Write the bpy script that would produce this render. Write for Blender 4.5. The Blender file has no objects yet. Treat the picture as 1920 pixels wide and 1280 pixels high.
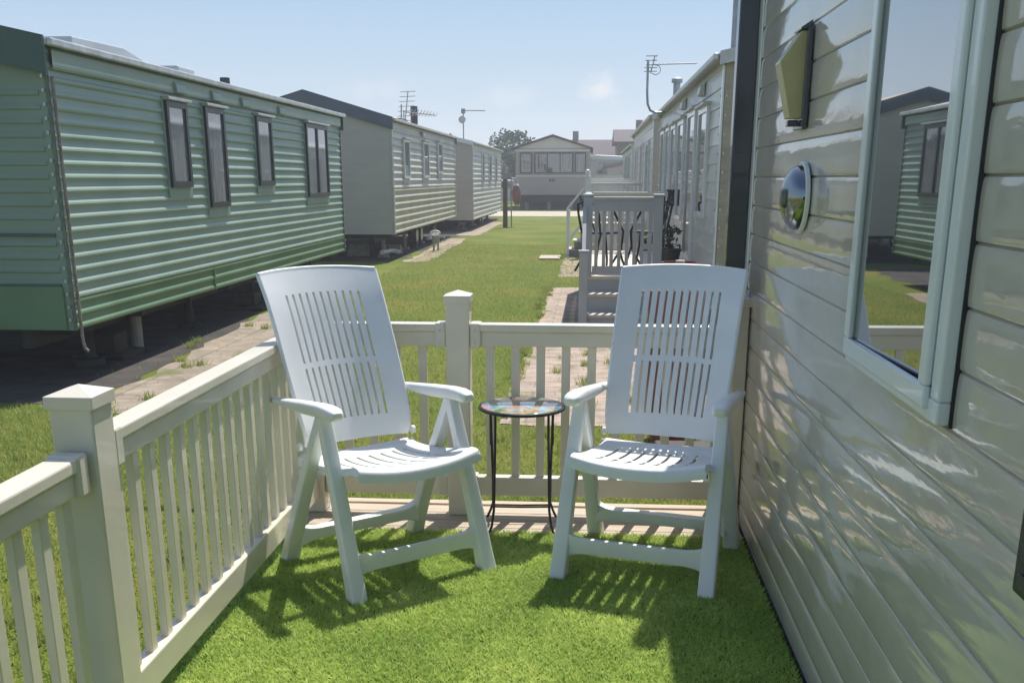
import bpy, bmesh, math, random
import numpy as np
from mathutils import Vector, Matrix
R = math.radians
random.seed(7); rng = np.random.default_rng(7)
sc = bpy.context.scene

# ------------------------------------------------------------------ camera
cam = bpy.data.objects.new('camera', bpy.data.cameras.new('camera'))
sc.collection.objects.link(cam); sc.camera = cam
cam.location = (0, 0, 1.5)
cam.rotation_euler = (R(90 - 16.489), 0, R(4.218))
cam.data.sensor_width = 36; cam.data.lens = 1950 / 1920 * 36
cam.data.shift_y = 272.2 / 1920
cam.data.clip_start = 0.05; cam.data.clip_end = 3000

# ------------------------------------------------------------------ sky, sun, exposure
EL, AZ = 57.0, 15.0
world = bpy.data.worlds.new('World'); sc.world = world; world.use_nodes = True
wn = world.node_tree.nodes; wl = world.node_tree.links; wn.clear()
out = wn.new('ShaderNodeOutputWorld'); bg = wn.new('ShaderNodeBackground')
sky = wn.new('ShaderNodeTexSky'); sky.sky_type = 'NISHITA'; sky.sun_disc = False
sky.sun_elevation = R(EL); sky.sun_rotation = R(AZ); sky.air_density = 1.0; sky.dust_density = 1.0; sky.ozone_density = 2.5
bg.inputs['Strength'].default_value = 0.135
tc = wn.new('ShaderNodeTexCoord')
def cloud_mask(direction, inner, outer, stretch, seed):
    sub = wn.new('ShaderNodeVectorMath'); sub.operation = 'SUBTRACT'; sub.inputs[1].default_value = direction
    wl.new(tc.outputs['Generated'], sub.inputs[0])
    mul = wn.new('ShaderNodeVectorMath'); mul.operation = 'MULTIPLY'; mul.inputs[1].default_value = stretch
    wl.new(sub.outputs[0], mul.inputs[0])
    ln = wn.new('ShaderNodeVectorMath'); ln.operation = 'LENGTH'; wl.new(mul.outputs[0], ln.inputs[0])
    nz = wn.new('ShaderNodeTexNoise'); nz.noise_dimensions = '4D'; nz.inputs['W'].default_value = seed
    nz.inputs['Scale'].default_value = 55; nz.inputs['Detail'].default_value = 12; nz.inputs['Roughness'].default_value = .66
    wl.new(tc.outputs['Generated'], nz.inputs['Vector'])
    ad = wn.new('ShaderNodeMath'); ad.operation = 'MULTIPLY_ADD'; ad.inputs[1].default_value = (outer - inner) * 2.2; 
    wl.new(nz.outputs['Fac'], ad.inputs[0]); wl.new(ln.outputs['Value'], ad.inputs[2])
    mr = wn.new('ShaderNodeMapRange'); mr.interpolation_type = 'SMOOTHSTEP'
    off = (outer - inner) * 1.1
    mr.inputs['From Min'].default_value = inner + off; mr.inputs['From Max'].default_value = outer + off
    mr.inputs['To Min'].default_value = 1; mr.inputs['To Max'].default_value = 0
    wl.new(ad.outputs[0], mr.inputs['Value'])
    return mr.outputs['Result']
sepx = wn.new('ShaderNodeSeparateXYZ'); wl.new(tc.outputs['Generated'], sepx.inputs[0])
hz = wn.new('ShaderNodeMapRange'); hz.interpolation_type = 'SMOOTHSTEP'
for k_, v_ in (('From Min', .16), ('From Max', .6), ('To Min', 1.0), ('To Max', .0)): hz.inputs[k_].default_value = v_
wl.new(sepx.outputs['Z'], hz.inputs['Value'])
sr = wn.new('ShaderNodeValToRGB'); wl.new(sepx.outputs['Z'], sr.inputs[0]); el_ = sr.color_ramp.elements
el_[0].position = 0; el_[0].color = (.50, .53, .555, 1); el_[1].position = .17; el_[1].color = (.25, .368, .51, 1)
e2 = el_.new(.075); e2.color = (.36, .44, .52, 1)
sm_ = wn.new('ShaderNodeVectorMath'); sm_.operation = 'SCALE'; sm_.inputs['Scale'].default_value = 10; wl.new(sr.outputs[0], sm_.inputs[0])
hm = wn.new('ShaderNodeMix'); hm.data_type = 'RGBA'; wl.new(hz.outputs['Result'], hm.inputs['Factor'])
wl.new(sky.outputs['Color'], hm.inputs['A']); wl.new(sm_.outputs[0], hm.inputs['B'])
col = hm.outputs['Result']
for d, i, o, st, k, tint in (((0.006, .998, .077), .003, .022, (1, 1, 1.35), .85, (5.3, 5.35, 5.6, 1)),
                       ((-.075, .996, .072), .002, .04, (1, 1, 3.0), .30, (5.2, 5.3, 5.6, 1)),
                       ((-.19, .98, .075), .002, .05, (1, 1, 3.5), .25, (5.2, 5.3, 5.6, 1)),
                       ((.02, 1.0, .045), .002, .05, (1, 1, 3.5), .22, (5.1, 5.1, 5.4, 1))):
    mx = wn.new('ShaderNodeMix'); mx.data_type = 'RGBA'
    km = wn.new('ShaderNodeMath'); km.operation = 'MULTIPLY'; km.inputs[1].default_value = k
    wl.new(cloud_mask(d, i, o, st, random.random() * 9), km.inputs[0])
    wl.new(km.outputs[0], mx.inputs['Factor']); wl.new(col, mx.inputs['A']); mx.inputs['B'].default_value = tint
    col = mx.outputs['Result']
wl.new(col, bg.inputs['Color']); wl.new(bg.outputs[0], out.inputs['Surface'])

sun = bpy.data.objects.new('sun', bpy.data.lights.new('sun', 'SUN')); sc.collection.objects.link(sun)
sun.data.energy = 5.0; sun.data.angle = R(0.53); sun.data.color = (1, .955, .88)
sd = Vector((math.sin(R(AZ)) * math.cos(R(EL)), math.cos(R(AZ)) * math.cos(R(EL)), math.sin(R(EL))))
sun.rotation_euler = (-sd).to_track_quat('-Z', 'Y').to_euler()
sc.view_settings.view_transform = 'Standard'; sc.view_settings.look = 'None'
sc.view_settings.gamma = 1; sc.view_settings.exposure = 0.29
sc.cycles.max_bounces = 7; sc.cycles.caustics_reflective = False

# ------------------------------------------------------------------ materials
def lin(c):
    return tuple(((v / 255 + .055) / 1.055) ** 2.4 if v > 10 else v / 255 / 12.92 for v in c)
def mat(name, c, rough=.6, var=.12, vscale=3, bump=0, bscale=40, coat=0, metal=0, spec=.5, c2=None, stretch=None, detail=5, c2pos=(.35, .7), obj=False, ior=1.5):
    m = bpy.data.materials.new(name); m.use_nodes = True
    n = m.node_tree.nodes; l = m.node_tree.links; b = n['Principled BSDF']
    b.inputs['Roughness'].default_value = rough; b.inputs['Metallic'].default_value = metal
    b.inputs['Specular IOR Level'].default_value = spec; b.inputs['Coat Weight'].default_value = coat
    b.inputs['Coat Roughness'].default_value = .04; b.inputs['IOR'].default_value = ior
    t = n.new('ShaderNodeTexCoord'); vec = t.outputs['Object']
    if stretch:
        mp = n.new('ShaderNodeMapping'); mp.inputs['Scale'].default_value = stretch; l.new(vec, mp.inputs[0]); vec = mp.outputs[0]
    nz = n.new('ShaderNodeTexNoise'); nz.inputs['Scale'].default_value = vscale; nz.inputs['Detail'].default_value = detail
    l.new(vec, nz.inputs['Vector'])
    r = n.new('ShaderNodeValToRGB'); l.new(nz.outputs['Fac'], r.inputs[0])
    r.color_ramp.elements[0].position = c2pos[0]; r.color_ramp.elements[1].position = c2pos[1]
    a = c2 if c2 else tuple(v * (1 - var) for v in c); 
    r.color_ramp.elements[0].color = (*a, 1); r.color_ramp.elements[1].color = (*(c if c2 else tuple(min(1, v * (1 + var)) for v in c)), 1)
    l.new(r.outputs[0], b.inputs['Base Color'])
    if bump:
        n2 = n.new('ShaderNodeTexNoise'); n2.inputs['Scale'].default_value = bscale; n2.inputs['Detail'].default_value = 3
        l.new(vec, n2.inputs['Vector'])
        bm = n.new('ShaderNodeBump'); bm.inputs['Strength'].default_value = 1; bm.inputs['Distance'].default_value = bump
        l.new(n2.outputs['Fac'], bm.inputs['Height']); l.new(bm.outputs[0], b.inputs['Normal'])
    return m
def ramp(n, l, fac, stops):
    r = n.new('ShaderNodeValToRGB'); l.new(fac, r.inputs[0]); e = r.color_ramp.elements
    while len(e) > 1: e.remove(e[-1])
    e[0].position = stops[0][0]; e[0].color = (*stops[0][1], 1)
    for p, c in stops[1:]:
        x = e.new(p); x.color = (*c, 1)
    return r.outputs[0]

M = {}
M['chair'] = mat('white_resin', (.79, .80, .80), .36, .03, 4, bump=.0004, bscale=45, c2=(.70, .72, .71), detail=9)
M['chair_gap_shade'] = mat('grey_gap_shade', (.10, .11, .12), .6)  # dark grey standing in for the shadow gap on the chair backs
M['vinyl'] = mat('ivory_vinyl', (.72, .665, .555), .36, .06, 3.5, bump=.0004, bscale=30, coat=.25, c2=(.62, .58, .47), detail=10)
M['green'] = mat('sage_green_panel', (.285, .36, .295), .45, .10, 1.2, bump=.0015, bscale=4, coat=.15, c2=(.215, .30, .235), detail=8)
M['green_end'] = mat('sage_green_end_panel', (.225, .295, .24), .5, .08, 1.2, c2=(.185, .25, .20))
M['green_trim'] = mat('weathered_green_trim', (.09, .12, .10), .6, .3, 20, c2=(.17, .20, .17))
M['green_dark'] = mat('dark_green_panel', (.055, .10, .09), .5, .12, 2)
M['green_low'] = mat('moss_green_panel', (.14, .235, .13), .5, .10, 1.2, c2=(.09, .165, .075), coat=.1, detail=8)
M['cream'] = mat('cream_panel', (.56, .53, .49), .5, .08, 1.5, c2=(.49, .46, .42), coat=.1)
M['cream_low'] = mat('stained_cream_panel', (.52, .485, .40), .5, .08, 1.2, c2=(.40, .38, .27), coat=.1)
M['cream_end'] = mat('beige_end_panel', (.48, .43, .38), .55, .05, 1.2, stretch=(1, 1, 6))
M['pale'] = mat('pale_panel', (.58, .56, .52), .45, .05, 1.5, coat=.2)
M['wood_end'] = mat('weathered_tan_panel', (.42, .37, .29), .6, .12, 2, stretch=(1, 1, 9), c2=(.33, .29, .22))
M['fascia'] = mat('slate_fascia', (.07, .09, .125), .4, .1, 3, coat=.2)
M['roof'] = mat('pale_roof_sheet', (.42, .45, .47), .5, .1, 1)
M['rooftan'] = mat('tan_roof_sheet', (.45, .33, .27), .6, .1, 1)
M['navy'] = mat('dark_navy_trim', (.022, .028, .042), .25, .1, 4, coat=.4)
M['frame_dark'] = mat('dark_window_frame', (.03, .035, .04), .35, .1, 4)
M['upvc'] = mat('white_upvc', (.72, .74, .74), .22, .02, 3, coat=.3)
M['alum'] = mat('weathered_alloy', (.5, .5, .48), .4, .15, 9, metal=.6)
M['rust'] = mat('rusty_trim', (.13, .10, .08), .7, .3, 20, c2=(.30, .26, .22))
M['steel'] = mat('dark_chassis_steel', (.03, .028, .028), .7, .3, 5)
M['galv'] = mat('galvanised_steel', (.34, .36, .37), .45, .15, 12, metal=.7)
M['black'] = mat('black_painted_steel', (.012, .013, .015), .35, .1, 8)
M['rubber'] = mat('tyre_rubber', (.02, .02, .02), .85)
M['concrete'] = mat('grey_concrete', (.33, .31, .28), .9, .2, 6, bump=.004, bscale=25)
M['grey_deck'] = mat('grey_deck_vinyl', (.42, .43, .45), .4, .05, 4, coat=.1)
M['grey_tread'] = mat('pale_tread_board', (.62, .55, .46), .6, .1, 5)
M['white_paint'] = mat('white_paint', (.78, .78, .76), .4, .04, 5)
M['red'] = mat('red_gas_paint', (.24, .06, .075), .35, .12, 5, coat=.2)
M['redplastic'] = mat('faded_red_plastic', (.33, .15, .13), .5, .15, 5)
M['brown_wood'] = mat('weathered_post_wood', (.13, .10, .07), .85, .25, 4, stretch=(6, 6, 1), bump=.003)
M['brick'] = mat('brown_brick', (.20, .12, .10), .9, .2, 3)
M['tiles'] = mat('brown_roof_tiles', (.075, .055, .058), .85, .15, 2, stretch=(1, 1, 8))
M['deckboard'] = mat('sandy_deck_board', (.52, .43, .33), .75, .12, 3, stretch=(1, 14, 1), c2=(.40, .33, .25), bump=.0015, bscale=20)
M['trunk'] = mat('bark', (.10, .08, .06), .9, .2, 8, bump=.01)
M['leaf'] = mat('tree_leaves', (.09, .13, .08), .7, .3, 1.0)
M['hedge'] = mat('hedge_leaves', (.05, .075, .035), .8, .3, 1.0)
M['dark'] = mat('dark_grille', (.02, .023, .028), .4)
M['curtain'] = mat('curtain_cloth', (.35, .34, .33), .9, .15, 12, stretch=(1, 1, .1))
M['terracotta'] = mat('black_pot', (.03, .03, .035), .5)

def glass(name, base=(.02, .025, .03), rough=.02, ior=1.9):
    m = mat(name, base, rough, .2, 2, spec=.9, ior=ior, coat=.6); return m
M['glass'] = glass('window_glass')
M['pane_net'] = mat('net_curtained_pane', (.20, .21, .22), .06, .25, 5, coat=.7, spec=.8, stretch=(1, 6, .4), c2=(.10, .11, .12))
M['glass_near'] = glass('reflective_window_glass', (.02, .03, .045), .0, 3.3)

# near siding : glossy pvc with slow waves
def siding_mat():
    m = bpy.data.materials.new('glossy_cream_siding'); m.use_nodes = True
    n = m.node_tree.nodes; l = m.node_tree.links; b = n['Principled BSDF']
    t = n.new('ShaderNodeTexCoord')
    nz = n.new('ShaderNodeTexNoise'); nz.inputs['Scale'].default_value = 2.2; nz.inputs['Detail'].default_value = 6; l.new(t.outputs['Object'], nz.inputs['Vector'])
    c = ramp(n, l, nz.outputs['Fac'], [(.3, (.47, .42, .355)), (.5, (.54, .485, .415)), (.7, (.585, .53, .46))])
    l.new(c, b.inputs['Base Color'])
    b.inputs['Roughness'].default_value = .085; b.inputs['IOR'].default_value = 1.52
    b.inputs['Coat Weight'].default_value = .32; b.inputs['Coat Roughness'].default_value = .03
    mp = n.new('ShaderNodeMapping'); mp.inputs['Scale'].default_value = (1, 1.15, 3.6); l.new(t.outputs['Object'], mp.inputs[0])
    w1 = n.new('ShaderNodeTexNoise'); w1.inputs['Scale'].default_value = 3.0; w1.inputs['Detail'].default_value = 2; l.new(mp.outputs[0], w1.inputs['Vector'])
    w2 = n.new('ShaderNodeTexNoise'); w2.inputs['Scale'].default_value = 17; w2.inputs['Detail'].default_value = 2; mp2 = n.new('ShaderNodeMapping'); mp2.inputs['Scale'].default_value = (1, .8, 3.2); l.new(t.outputs['Object'], mp2.inputs[0]); l.new(mp2.outputs[0], w2.inputs['Vector'])
    ma = n.new('ShaderNodeMath'); ma.operation = 'MULTIPLY_ADD'; ma.inputs[1].default_value = .17
    l.new(w2.outputs['Fac'], ma.inputs[0]); l.new(w1.outputs['Fac'], ma.inputs[2])
    bm = n.new('ShaderNodeBump'); bm.inputs['Distance'].default_value = .0022; bm.inputs['Strength'].default_value = 1
    l.new(ma.outputs[0], bm.inputs['Height']); l.new(bm.outputs[0], b.inputs['Normal']); l.new(bm.outputs[0], b.inputs['Coat Normal'])
    return m
M['siding'] = siding_mat()

def lawn_mat(name, stops, scale=.6, fine=60):
    m = bpy.data.materials.new(name); m.use_nodes = True
    n = m.node_tree.nodes; l = m.node_tree.links; b = n['Principled BSDF']; b.inputs['Roughness'].default_value = .9
    b.inputs['Specular IOR Level'].default_value = .15
    t = n.new('ShaderNodeTexCoord')
    a = n.new('ShaderNodeTexNoise'); a.inputs['Scale'].default_value = scale; a.inputs['Detail'].default_value = 8; a.inputs['Roughness'].default_value = .62
    f = n.new('ShaderNodeTexNoise'); f.inputs['Scale'].default_value = fine; f.inputs['Detail'].default_value = 4
    l.new(t.outputs['Object'], a.inputs['Vector']); l.new(t.outputs['Object'], f.inputs['Vector'])
    mx = n.new('ShaderNodeMath'); mx.operation = 'MULTIPLY_ADD'; mx.inputs[1].default_value = .45
    s = n.new('ShaderNodeMath'); s.operation = 'SUBTRACT'; s.inputs[1].default_value = .5
    l.new(f.outputs['Fac'], s.inputs[0]); l.new(s.outputs[0], mx.inputs[0]); l.new(a.outputs['Fac'], mx.inputs[2])
    l.new(ramp(n, l, mx.outputs[0], stops), b.inputs['Base Color'])
    bm = n.new('ShaderNodeBump'); bm.inputs['Distance'].default_value = .02; l.new(f.outputs['Fac'], bm.inputs['Height']); l.new(bm.outputs[0], b.inputs['Normal'])
    return m
M['lawn'] = lawn_mat('lawn_grass', [(.30, (.085, .13, .014)), (.45, (.12, .165, .02)), (.56, (.155, .175, .028)), (.68, (.215, .185, .04)), (.8, (.27, .21, .075))])
M['turfbase'] = lawn_mat('turf_backing', [(.3, (.08, .15, .02)), (.7, (.16, .26, .04))], 3, 200)
M['dirt'] = mat('dark_soil', (.075, .062, .05), .95, .3, 3, bump=.012, bscale=20, c2=(.03, .028, .024), detail=9)
M['road'] = mat('sandy_track', (.46, .40, .31), .95, .12, 1.5)
def blade_mat(name, c1, c2, c3, sc_=40):
    m = bpy.data.materials.new(name); m.use_nodes = True
    n = m.node_tree.nodes; l = m.node_tree.links; b = n['Principled BSDF']; b.inputs['Roughness'].default_value = .5
    b.inputs['Specular IOR Level'].default_value = .3
    t = n.new('ShaderNodeTexCoord'); a = n.new('ShaderNodeTexNoise'); a.inputs['Scale'].default_value = sc_; a.inputs['Detail'].default_value = 5; a.inputs['Roughness'].default_value = .8
    l.new(t.outputs['Object'], a.inputs['Vector'])
    lo = n.new('ShaderNodeTexNoise'); lo.inputs['Scale'].default_value = 2.3; lo.inputs['Detail'].default_value = 3; l.new(t.outputs['Object'], lo.inputs['Vector'])
    mm = n.new('ShaderNodeMath'); mm.operation = 'MULTIPLY_ADD'; mm.inputs[1].default_value = .55; l.new(lo.outputs['Fac'], mm.inputs[0]); 
    m0 = n.new('ShaderNodeMath'); m0.operation = 'SUBTRACT'; m0.inputs[1].default_value = .275; l.new(a.outputs['Fac'], m0.inputs[0]); l.new(m0.outputs[0], mm.inputs[2])
    l.new(ramp(n, l, mm.outputs[0], [(.33, c1), (.5, c2), (.67, c3)]), b.inputs['Base Color'])
    tr = n.new('ShaderNodeBsdfTranslucent'); tr.inputs['Color'].default_value = (*[v * 1.1 for v in c3], 1)
    ms = n.new('ShaderNodeMixShader'); ms.inputs[0].default_value = .3
    l.new(b.outputs[0], ms.inputs[1]); l.new(tr.outputs[0], ms.inputs[2]); l.new(ms.outputs[0], n['Material Output'].inputs[0])
    return m
M['turf'] = blade_mat('artificial_turf_blades', (.13, .29, .035), (.35, .52, .09), (.72, .79, .27), 45)
M['blades'] = blade_mat('lawn_blades', (.15, .25, .045), (.26, .36, .07), (.44, .45, .15), 9)

def brick_mat(name, c1, c2, mortar, scale, w, h, off=.5):
    m = bpy.data.materials.new(name); m.use_nodes = True
    n = m.node_tree.nodes; l = m.node_tree.links; b = n['Principled BSDF']; b.inputs['Roughness'].default_value = .9
    t = n.new('ShaderNodeTexCoord'); br = n.new('ShaderNodeTexBrick'); br.offset = off
    br.inputs['Scale'].default_value = scale; br.inputs['Brick Width'].default_value = w; br.inputs['Row Height'].default_value = h
    br.inputs['Mortar Size'].default_value = .012; br.inputs['Color1'].default_value = (*c1, 1); br.inputs['Color2'].default_value = (*c2, 1); br.inputs['Mortar'].default_value = (*mortar, 1)
    l.new(t.outputs['Object'], br.inputs['Vector'])
    nz = n.new('ShaderNodeTexNoise'); nz.inputs['Scale'].default_value = 5; nz.inputs['Detail'].default_value = 9; nz.inputs['Roughness'].default_value = .7; l.new(t.outputs['Object'], nz.inputs['Vector'])
    g = ramp(n, l, nz.outputs['Fac'], [(.3, (.55, .55, .5)), (.5, (.9, .9, .9)), (.7, (1.25, 1.2, 1.15))])
    mx = n.new('ShaderNodeMix'); mx.data_type = 'RGBA'; mx.blend_type = 'MULTIPLY'; mx.inputs['Factor'].default_value = 1
    l.new(br.outputs['Color'], mx.inputs['A']); l.new(g, mx.inputs['B'])
    # moss patches
    n3 = n.new('ShaderNodeTexNoise'); n3.inputs['Scale'].default_value = 1.7; n3.inputs['Detail'].default_value = 7; l.new(t.outputs['Object'], n3.inputs['Vector'])
    mask = ramp(n, l, n3.outputs['Fac'], [(.60, (0, 0, 0)), (.68, (1, 1, 1))])
    m2 = n.new('ShaderNodeMix'); m2.data_type = 'RGBA'; l.new(mask, m2.inputs['Factor']); l.new(mx.outputs['Result'], m2.inputs['A']); m2.inputs['B'].default_value = (.14, .15, .05, 1)
    l.new(m2.outputs['Result'], b.inputs['Base Color'])
    bm = n.new('ShaderNodeBump'); bm.inputs['Distance'].default_value = .006; l.new(nz.outputs['Fac'], bm.inputs['Height']); l.new(bm.outputs[0], b.inputs['Normal'])
    return m
M['pave'] = brick_mat('pinkish_block_paving', (.42, .325, .26), (.37, .295, .235), (.27, .22, .165), 1.0, .42, .21)
M['slabs'] = brick_mat('concrete_path_slabs', (.39, .31, .225), (.33, .265, .20), (.22, .18, .12), 1.0, .6, .6, 0)

M['dusty'] = brick_mat('dusty_path_slabs', (.33, .27, .205), (.285, .235, .18), (.20, .165, .115), 1.0, .9, .75, 0)
# ------------------------------------------------------------------ mesh builder
class MB:
    def __init__(s): s.v = []; s.f = []; s.m = []
    def add(s, vs, fs, mi=0):
        k = len(s.v); s.v += [tuple(v) for v in vs]; s.f += [tuple(i + k for i in f) for f in fs]; s.m += [mi] * len(fs); return s
    def box(s, x0, x1, y0, y1, z0, z1, mi=0):
        return s.add([(x0, y0, z0), (x1, y0, z0), (x1, y1, z0), (x0, y1, z0), (x0, y0, z1), (x1, y0, z1), (x1, y1, z1), (x0, y1, z1)],
                     [(0, 3, 2, 1), (4, 5, 6, 7), (0, 1, 5, 4), (1, 2, 6, 5), (2, 3, 7, 6), (3, 0, 4, 7)], mi)
    def tube(s, pts, r, n=8, cap=True, mi=0):
        pts = [Vector(p) for p in pts]; rs = r if isinstance(r, (list, tuple)) else [r] * len(pts)
        k = len(s.v); up = None; rings = []
        for i, p in enumerate(pts):
            d = (pts[min(i + 1, len(pts) - 1)] - pts[max(i - 1, 0)]).normalized()
            if up is None: up = d.orthogonal().normalized()
            a = (up - d * up.dot(d)).normalized(); b = d.cross(a); up = a
            rings.append([p + (a * math.cos(2 * math.pi * j / n) + b * math.sin(2 * math.pi * j / n)) * rs[i] for j in range(n)])
        return s.skin(rings, cap, mi)
    def skin(s, rings, cap=True, mi=0):
        n = len(rings[0]); vs = [v for r in rings for v in r]; fs = []
        for i in range(len(rings) - 1):
            for j in range(n):
                fs.append((i * n + j, i * n + (j + 1) % n, (i + 1) * n + (j + 1) % n, (i + 1) * n + j))
        if cap: fs.append(tuple(range(n))[::-1]); fs.append(tuple((len(rings) - 1) * n + j for j in range(n)))
        return s.add(vs, fs, mi)
    def loft(s, secs, n=16, p=3.5, mi=0):
        # secs: (center, axis_a, axis_b, half_a, half_b) superellipse sections
        rings = []
        for c, a, b, ha, hb in secs:
            c = Vector(c); a = Vector(a); b = Vector(b); ring = []
            for j in range(n):
                t = 2 * math.pi * j / n; ct, st = math.cos(t), math.sin(t)
                ring.append(c + a * ha * math.copysign(abs(ct) ** (2 / p), ct) + b * hb * math.copysign(abs(st) ** (2 / p), st))
            rings.append(ring)
        return s.skin(rings, True, mi)
    def cyl(s, c, r, h, n=24, r2=None, mi=0, axis='z'):
        c = Vector(c); r2 = r if r2 is None else r2
        ax = {'z': (Vector((1, 0, 0)), Vector((0, 1, 0)), Vector((0, 0, 1))), 'x': (Vector((0, 1, 0)), Vector((0, 0, 1)), Vector((1, 0, 0))), 'y': (Vector((0, 0, 1)), Vector((1, 0, 0)), Vector((0, 1, 0)))}[axis]
        rings = [[c + ax[2] * hh + (ax[0] * math.cos(2 * math.pi * j / n) + ax[1] * math.sin(2 * math.pi * j / n)) * rr for j in range(n)] for hh, rr in ((0, r), (h, r2))]
        return s.skin(rings, True, mi)
    def lathe(s, c, prof, n=28, mi=0):
        c = Vector(c)
        rings = [[c + Vector((r * math.cos(2 * math.pi * j / n), r * math.sin(2 * math.pi * j / n), z)) for j in range(n)] for r, z in prof]
        return s.skin(rings, True, mi)
    def prism(s, poly, axis, a0, a1, mi=0):
        # poly: 2D points; axis 'y': poly=(x,z); axis 'x': poly=(y,z)
        P = (lambda u, w, a: (u, a, w)) if axis == 'y' else ((lambda u, w, a: (a, u, w)) if axis == 'x' else (lambda u, w, a: (u, w, a)))
        n = len(poly); vs = [P(u, w, a0) for u, w in poly] + [P(u, w, a1) for u, w in poly]
        fs = [(i, (i + 1) % n, n + (i + 1) % n, n + i) for i in range(n)] + [tuple(range(n))[::-1], tuple(range(n, 2 * n))]
        return s.add(vs, fs, mi)
    def build(s, name, mats, parent=None, local=False, bevel=0, smooth=False, seg=2):
        me = bpy.data.meshes.new(name); v = np.array(s.v, float)
        if parent is not None and not local: v = v - np.array(parent.get('_org', (0, 0, 0)))
        me.from_pydata([tuple(q) for q in v], [], s.f)
        for m in (mats if isinstance(mats, (list, tuple)) else [mats]): me.materials.append(M[m] if isinstance(m, str) else m)
        me.polygons.foreach_set('material_index', s.m)
        bm = bmesh.new(); bm.from_mesh(me); bmesh.ops.recalc_face_normals(bm, faces=bm.faces); bm.to_mesh(me); bm.free()
        o = bpy.data.objects.new(name, me); sc.collection.objects.link(o)
        if smooth:
            me.shade_smooth(); me.set_sharp_from_angle(angle=R(38))
        if bevel:
            b = o.modifiers.new('bevel', 'BEVEL'); b.width = bevel; b.segments = seg; b.limit_method = 'ANGLE'; b.angle_limit = R(40); b.use_clamp_overlap = True
            b.harden_normals = False
        if parent is not None:
            o.parent = parent
            if not local: o['_org'] = parent.get('_org', (0, 0, 0))
            else: o['_org'] = (0, 0, 0)
        return o
def thing(name, loc, label, cat, group=None, rz=0):
    o = bpy.data.objects.new(name, None); sc.collection.objects.link(o); o.location = loc; o.rotation_euler = (0, 0, rz)
    o.empty_display_size = .2; o['_org'] = tuple(loc)
    tag(o, label, cat, group); return o
def tag(o, label=None, cat=None, group=None, kind=None):
    if label: o['label'] = label
    if cat: o['category'] = cat
    if group: o['group'] = group
    if kind: o['kind'] = kind
    return o
def copy_tree(o, parent=None):
    c = o.copy(); sc.collection.objects.link(c)
    if parent is not None: c.parent = parent
    for ch in list(o.children): copy_tree(ch, c)
    return c

G = -0.10          # ground level, the raised deck is at 0

# ------------------------------------------------------------------ the setting
def sheet(name, poly, z, m, kind='structure'):
    b = MB(); b.add([(x, y, z) for x, y in poly], [tuple(range(len(poly)))]); o = b.build(name, m); tag(o, kind=kind); return o
sheet('lawn', [(-700, -300), (700, -300), (700, 1500), (-700, 1500)], G, 'lawn')
def rough(x0, x1, y0, y1, st=.25, amp=.04):
    pts = []
    y = y0
    while y < y1: pts.append((x1 + random.uniform(-amp, amp), y)); y += st
    x = x1
    while x > x0: pts.append((x, y1 + random.uniform(-amp, amp))); x -= st
    y = y1
    while y > y0: pts.append((x0 + random.uniform(-amp, amp), y)); y -= st
    x = x0
    while x < x1: pts.append((x, y0 + random.uniform(-amp, amp))); x += st
    return pts
sheet('path', rough(-.58, 1.4, 6.85, 16.1), G + .006, 'pave')
sheet('path', rough(-.52, 1.4, 17.9, 22.3), G + .006, 'slabs')
def shear(pts, k, y0): return [(x + k * (y - y0), y) for x, y in pts]
sheet('path', shear(rough(-3.60, -3.0, 6.95, 15.5, amp=.06), -.075, 7), G + .006, 'dusty')
sheet('path', shear(rough(-3.75, -3.25, 21.0, 29.5, amp=.07), -.02, 22), G + .006, 'slabs')
sheet('path', rough(-3.9, -3.3, 31.0, 41, amp=.07), G + .006, 'slabs')
sheet('bare_ground', shear(rough(-8.0, -3.66, 7.25, 20, .3, .12), -.06, 7), G + .003, 'dirt')
sheet('bare_ground', rough(-8.0, -3.9, 21, 46, .4, .15), G + .003, 'dirt')
sheet('road', [(-200, 47.5), (200, 47.5), (200, 55.0), (-200, 55.0)], G + .004, 'road')

# deck under the chairs
dk = MB()
for i in range(5): 
    y0 = 4.20 + i * .108
    dk.box(-1.34, .69, y0, y0 + .104, -.03, -.004)
deck = MB().box(-1.36, .695, -2.5, 4.735, G - .05, -.032)
o = deck.build('deck_floor', 'deckboard'); tag(o, kind='structure')
o2 = dk.build('deck_boards', 'deckboard', bevel=.003); tag(o2, kind='structure')
e = MB().box(-1.34, .69, 4.742, 4.80, -.06, .004); o3 = e.build('deck_edging', 'deckboard', bevel=.004); tag(o3, kind='structure')

def blades(name, n, xf, z0, hmin, hmax, w, m, label=None, lean=.5):
    """many leaf-thin blades of grass in one mesh"""
    P = xf(n); n = len(P)
    a = rng.uniform(0, 2 * math.pi, n); h = rng.uniform(hmin, hmax, n); l = rng.uniform(0, lean, n) * h; b = rng.uniform(0, 2 * math.pi, n)
    dx, dy = np.cos(a) * w / 2, np.sin(a) * w / 2
    z0a = np.full(n, z0)
    v = np.empty((n, 3, 3))
    v[:, 0] = np.c_[P[:, 0] - dx, P[:, 1] - dy, z0a]; v[:, 1] = np.c_[P[:, 0] + dx, P[:, 1] + dy, z0a]
    v[:, 2] = np.c_[P[:, 0] + np.cos(b) * l, P[:, 1] + np.sin(b) * l, z0a + h]
    me = bpy.data.meshes.new(name); me.vertices.add(3 * n); me.loops.add(3 * n); me.polygons.add(n)
    me.vertices.foreach_set('co', v.reshape(-1)); me.loops.foreach_set('vertex_index', np.arange(3 * n, dtype=np.int32))
    me.polygons.foreach_set('loop_start', np.arange(0, 3 * n, 3, dtype=np.int32)); me.update(calc_edges=True)
    me.materials.append(M[m]); o = bpy.data.objects.new(name, me); sc.collection.objects.link(o)
    return o
tf = MB(); N = 60
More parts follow.
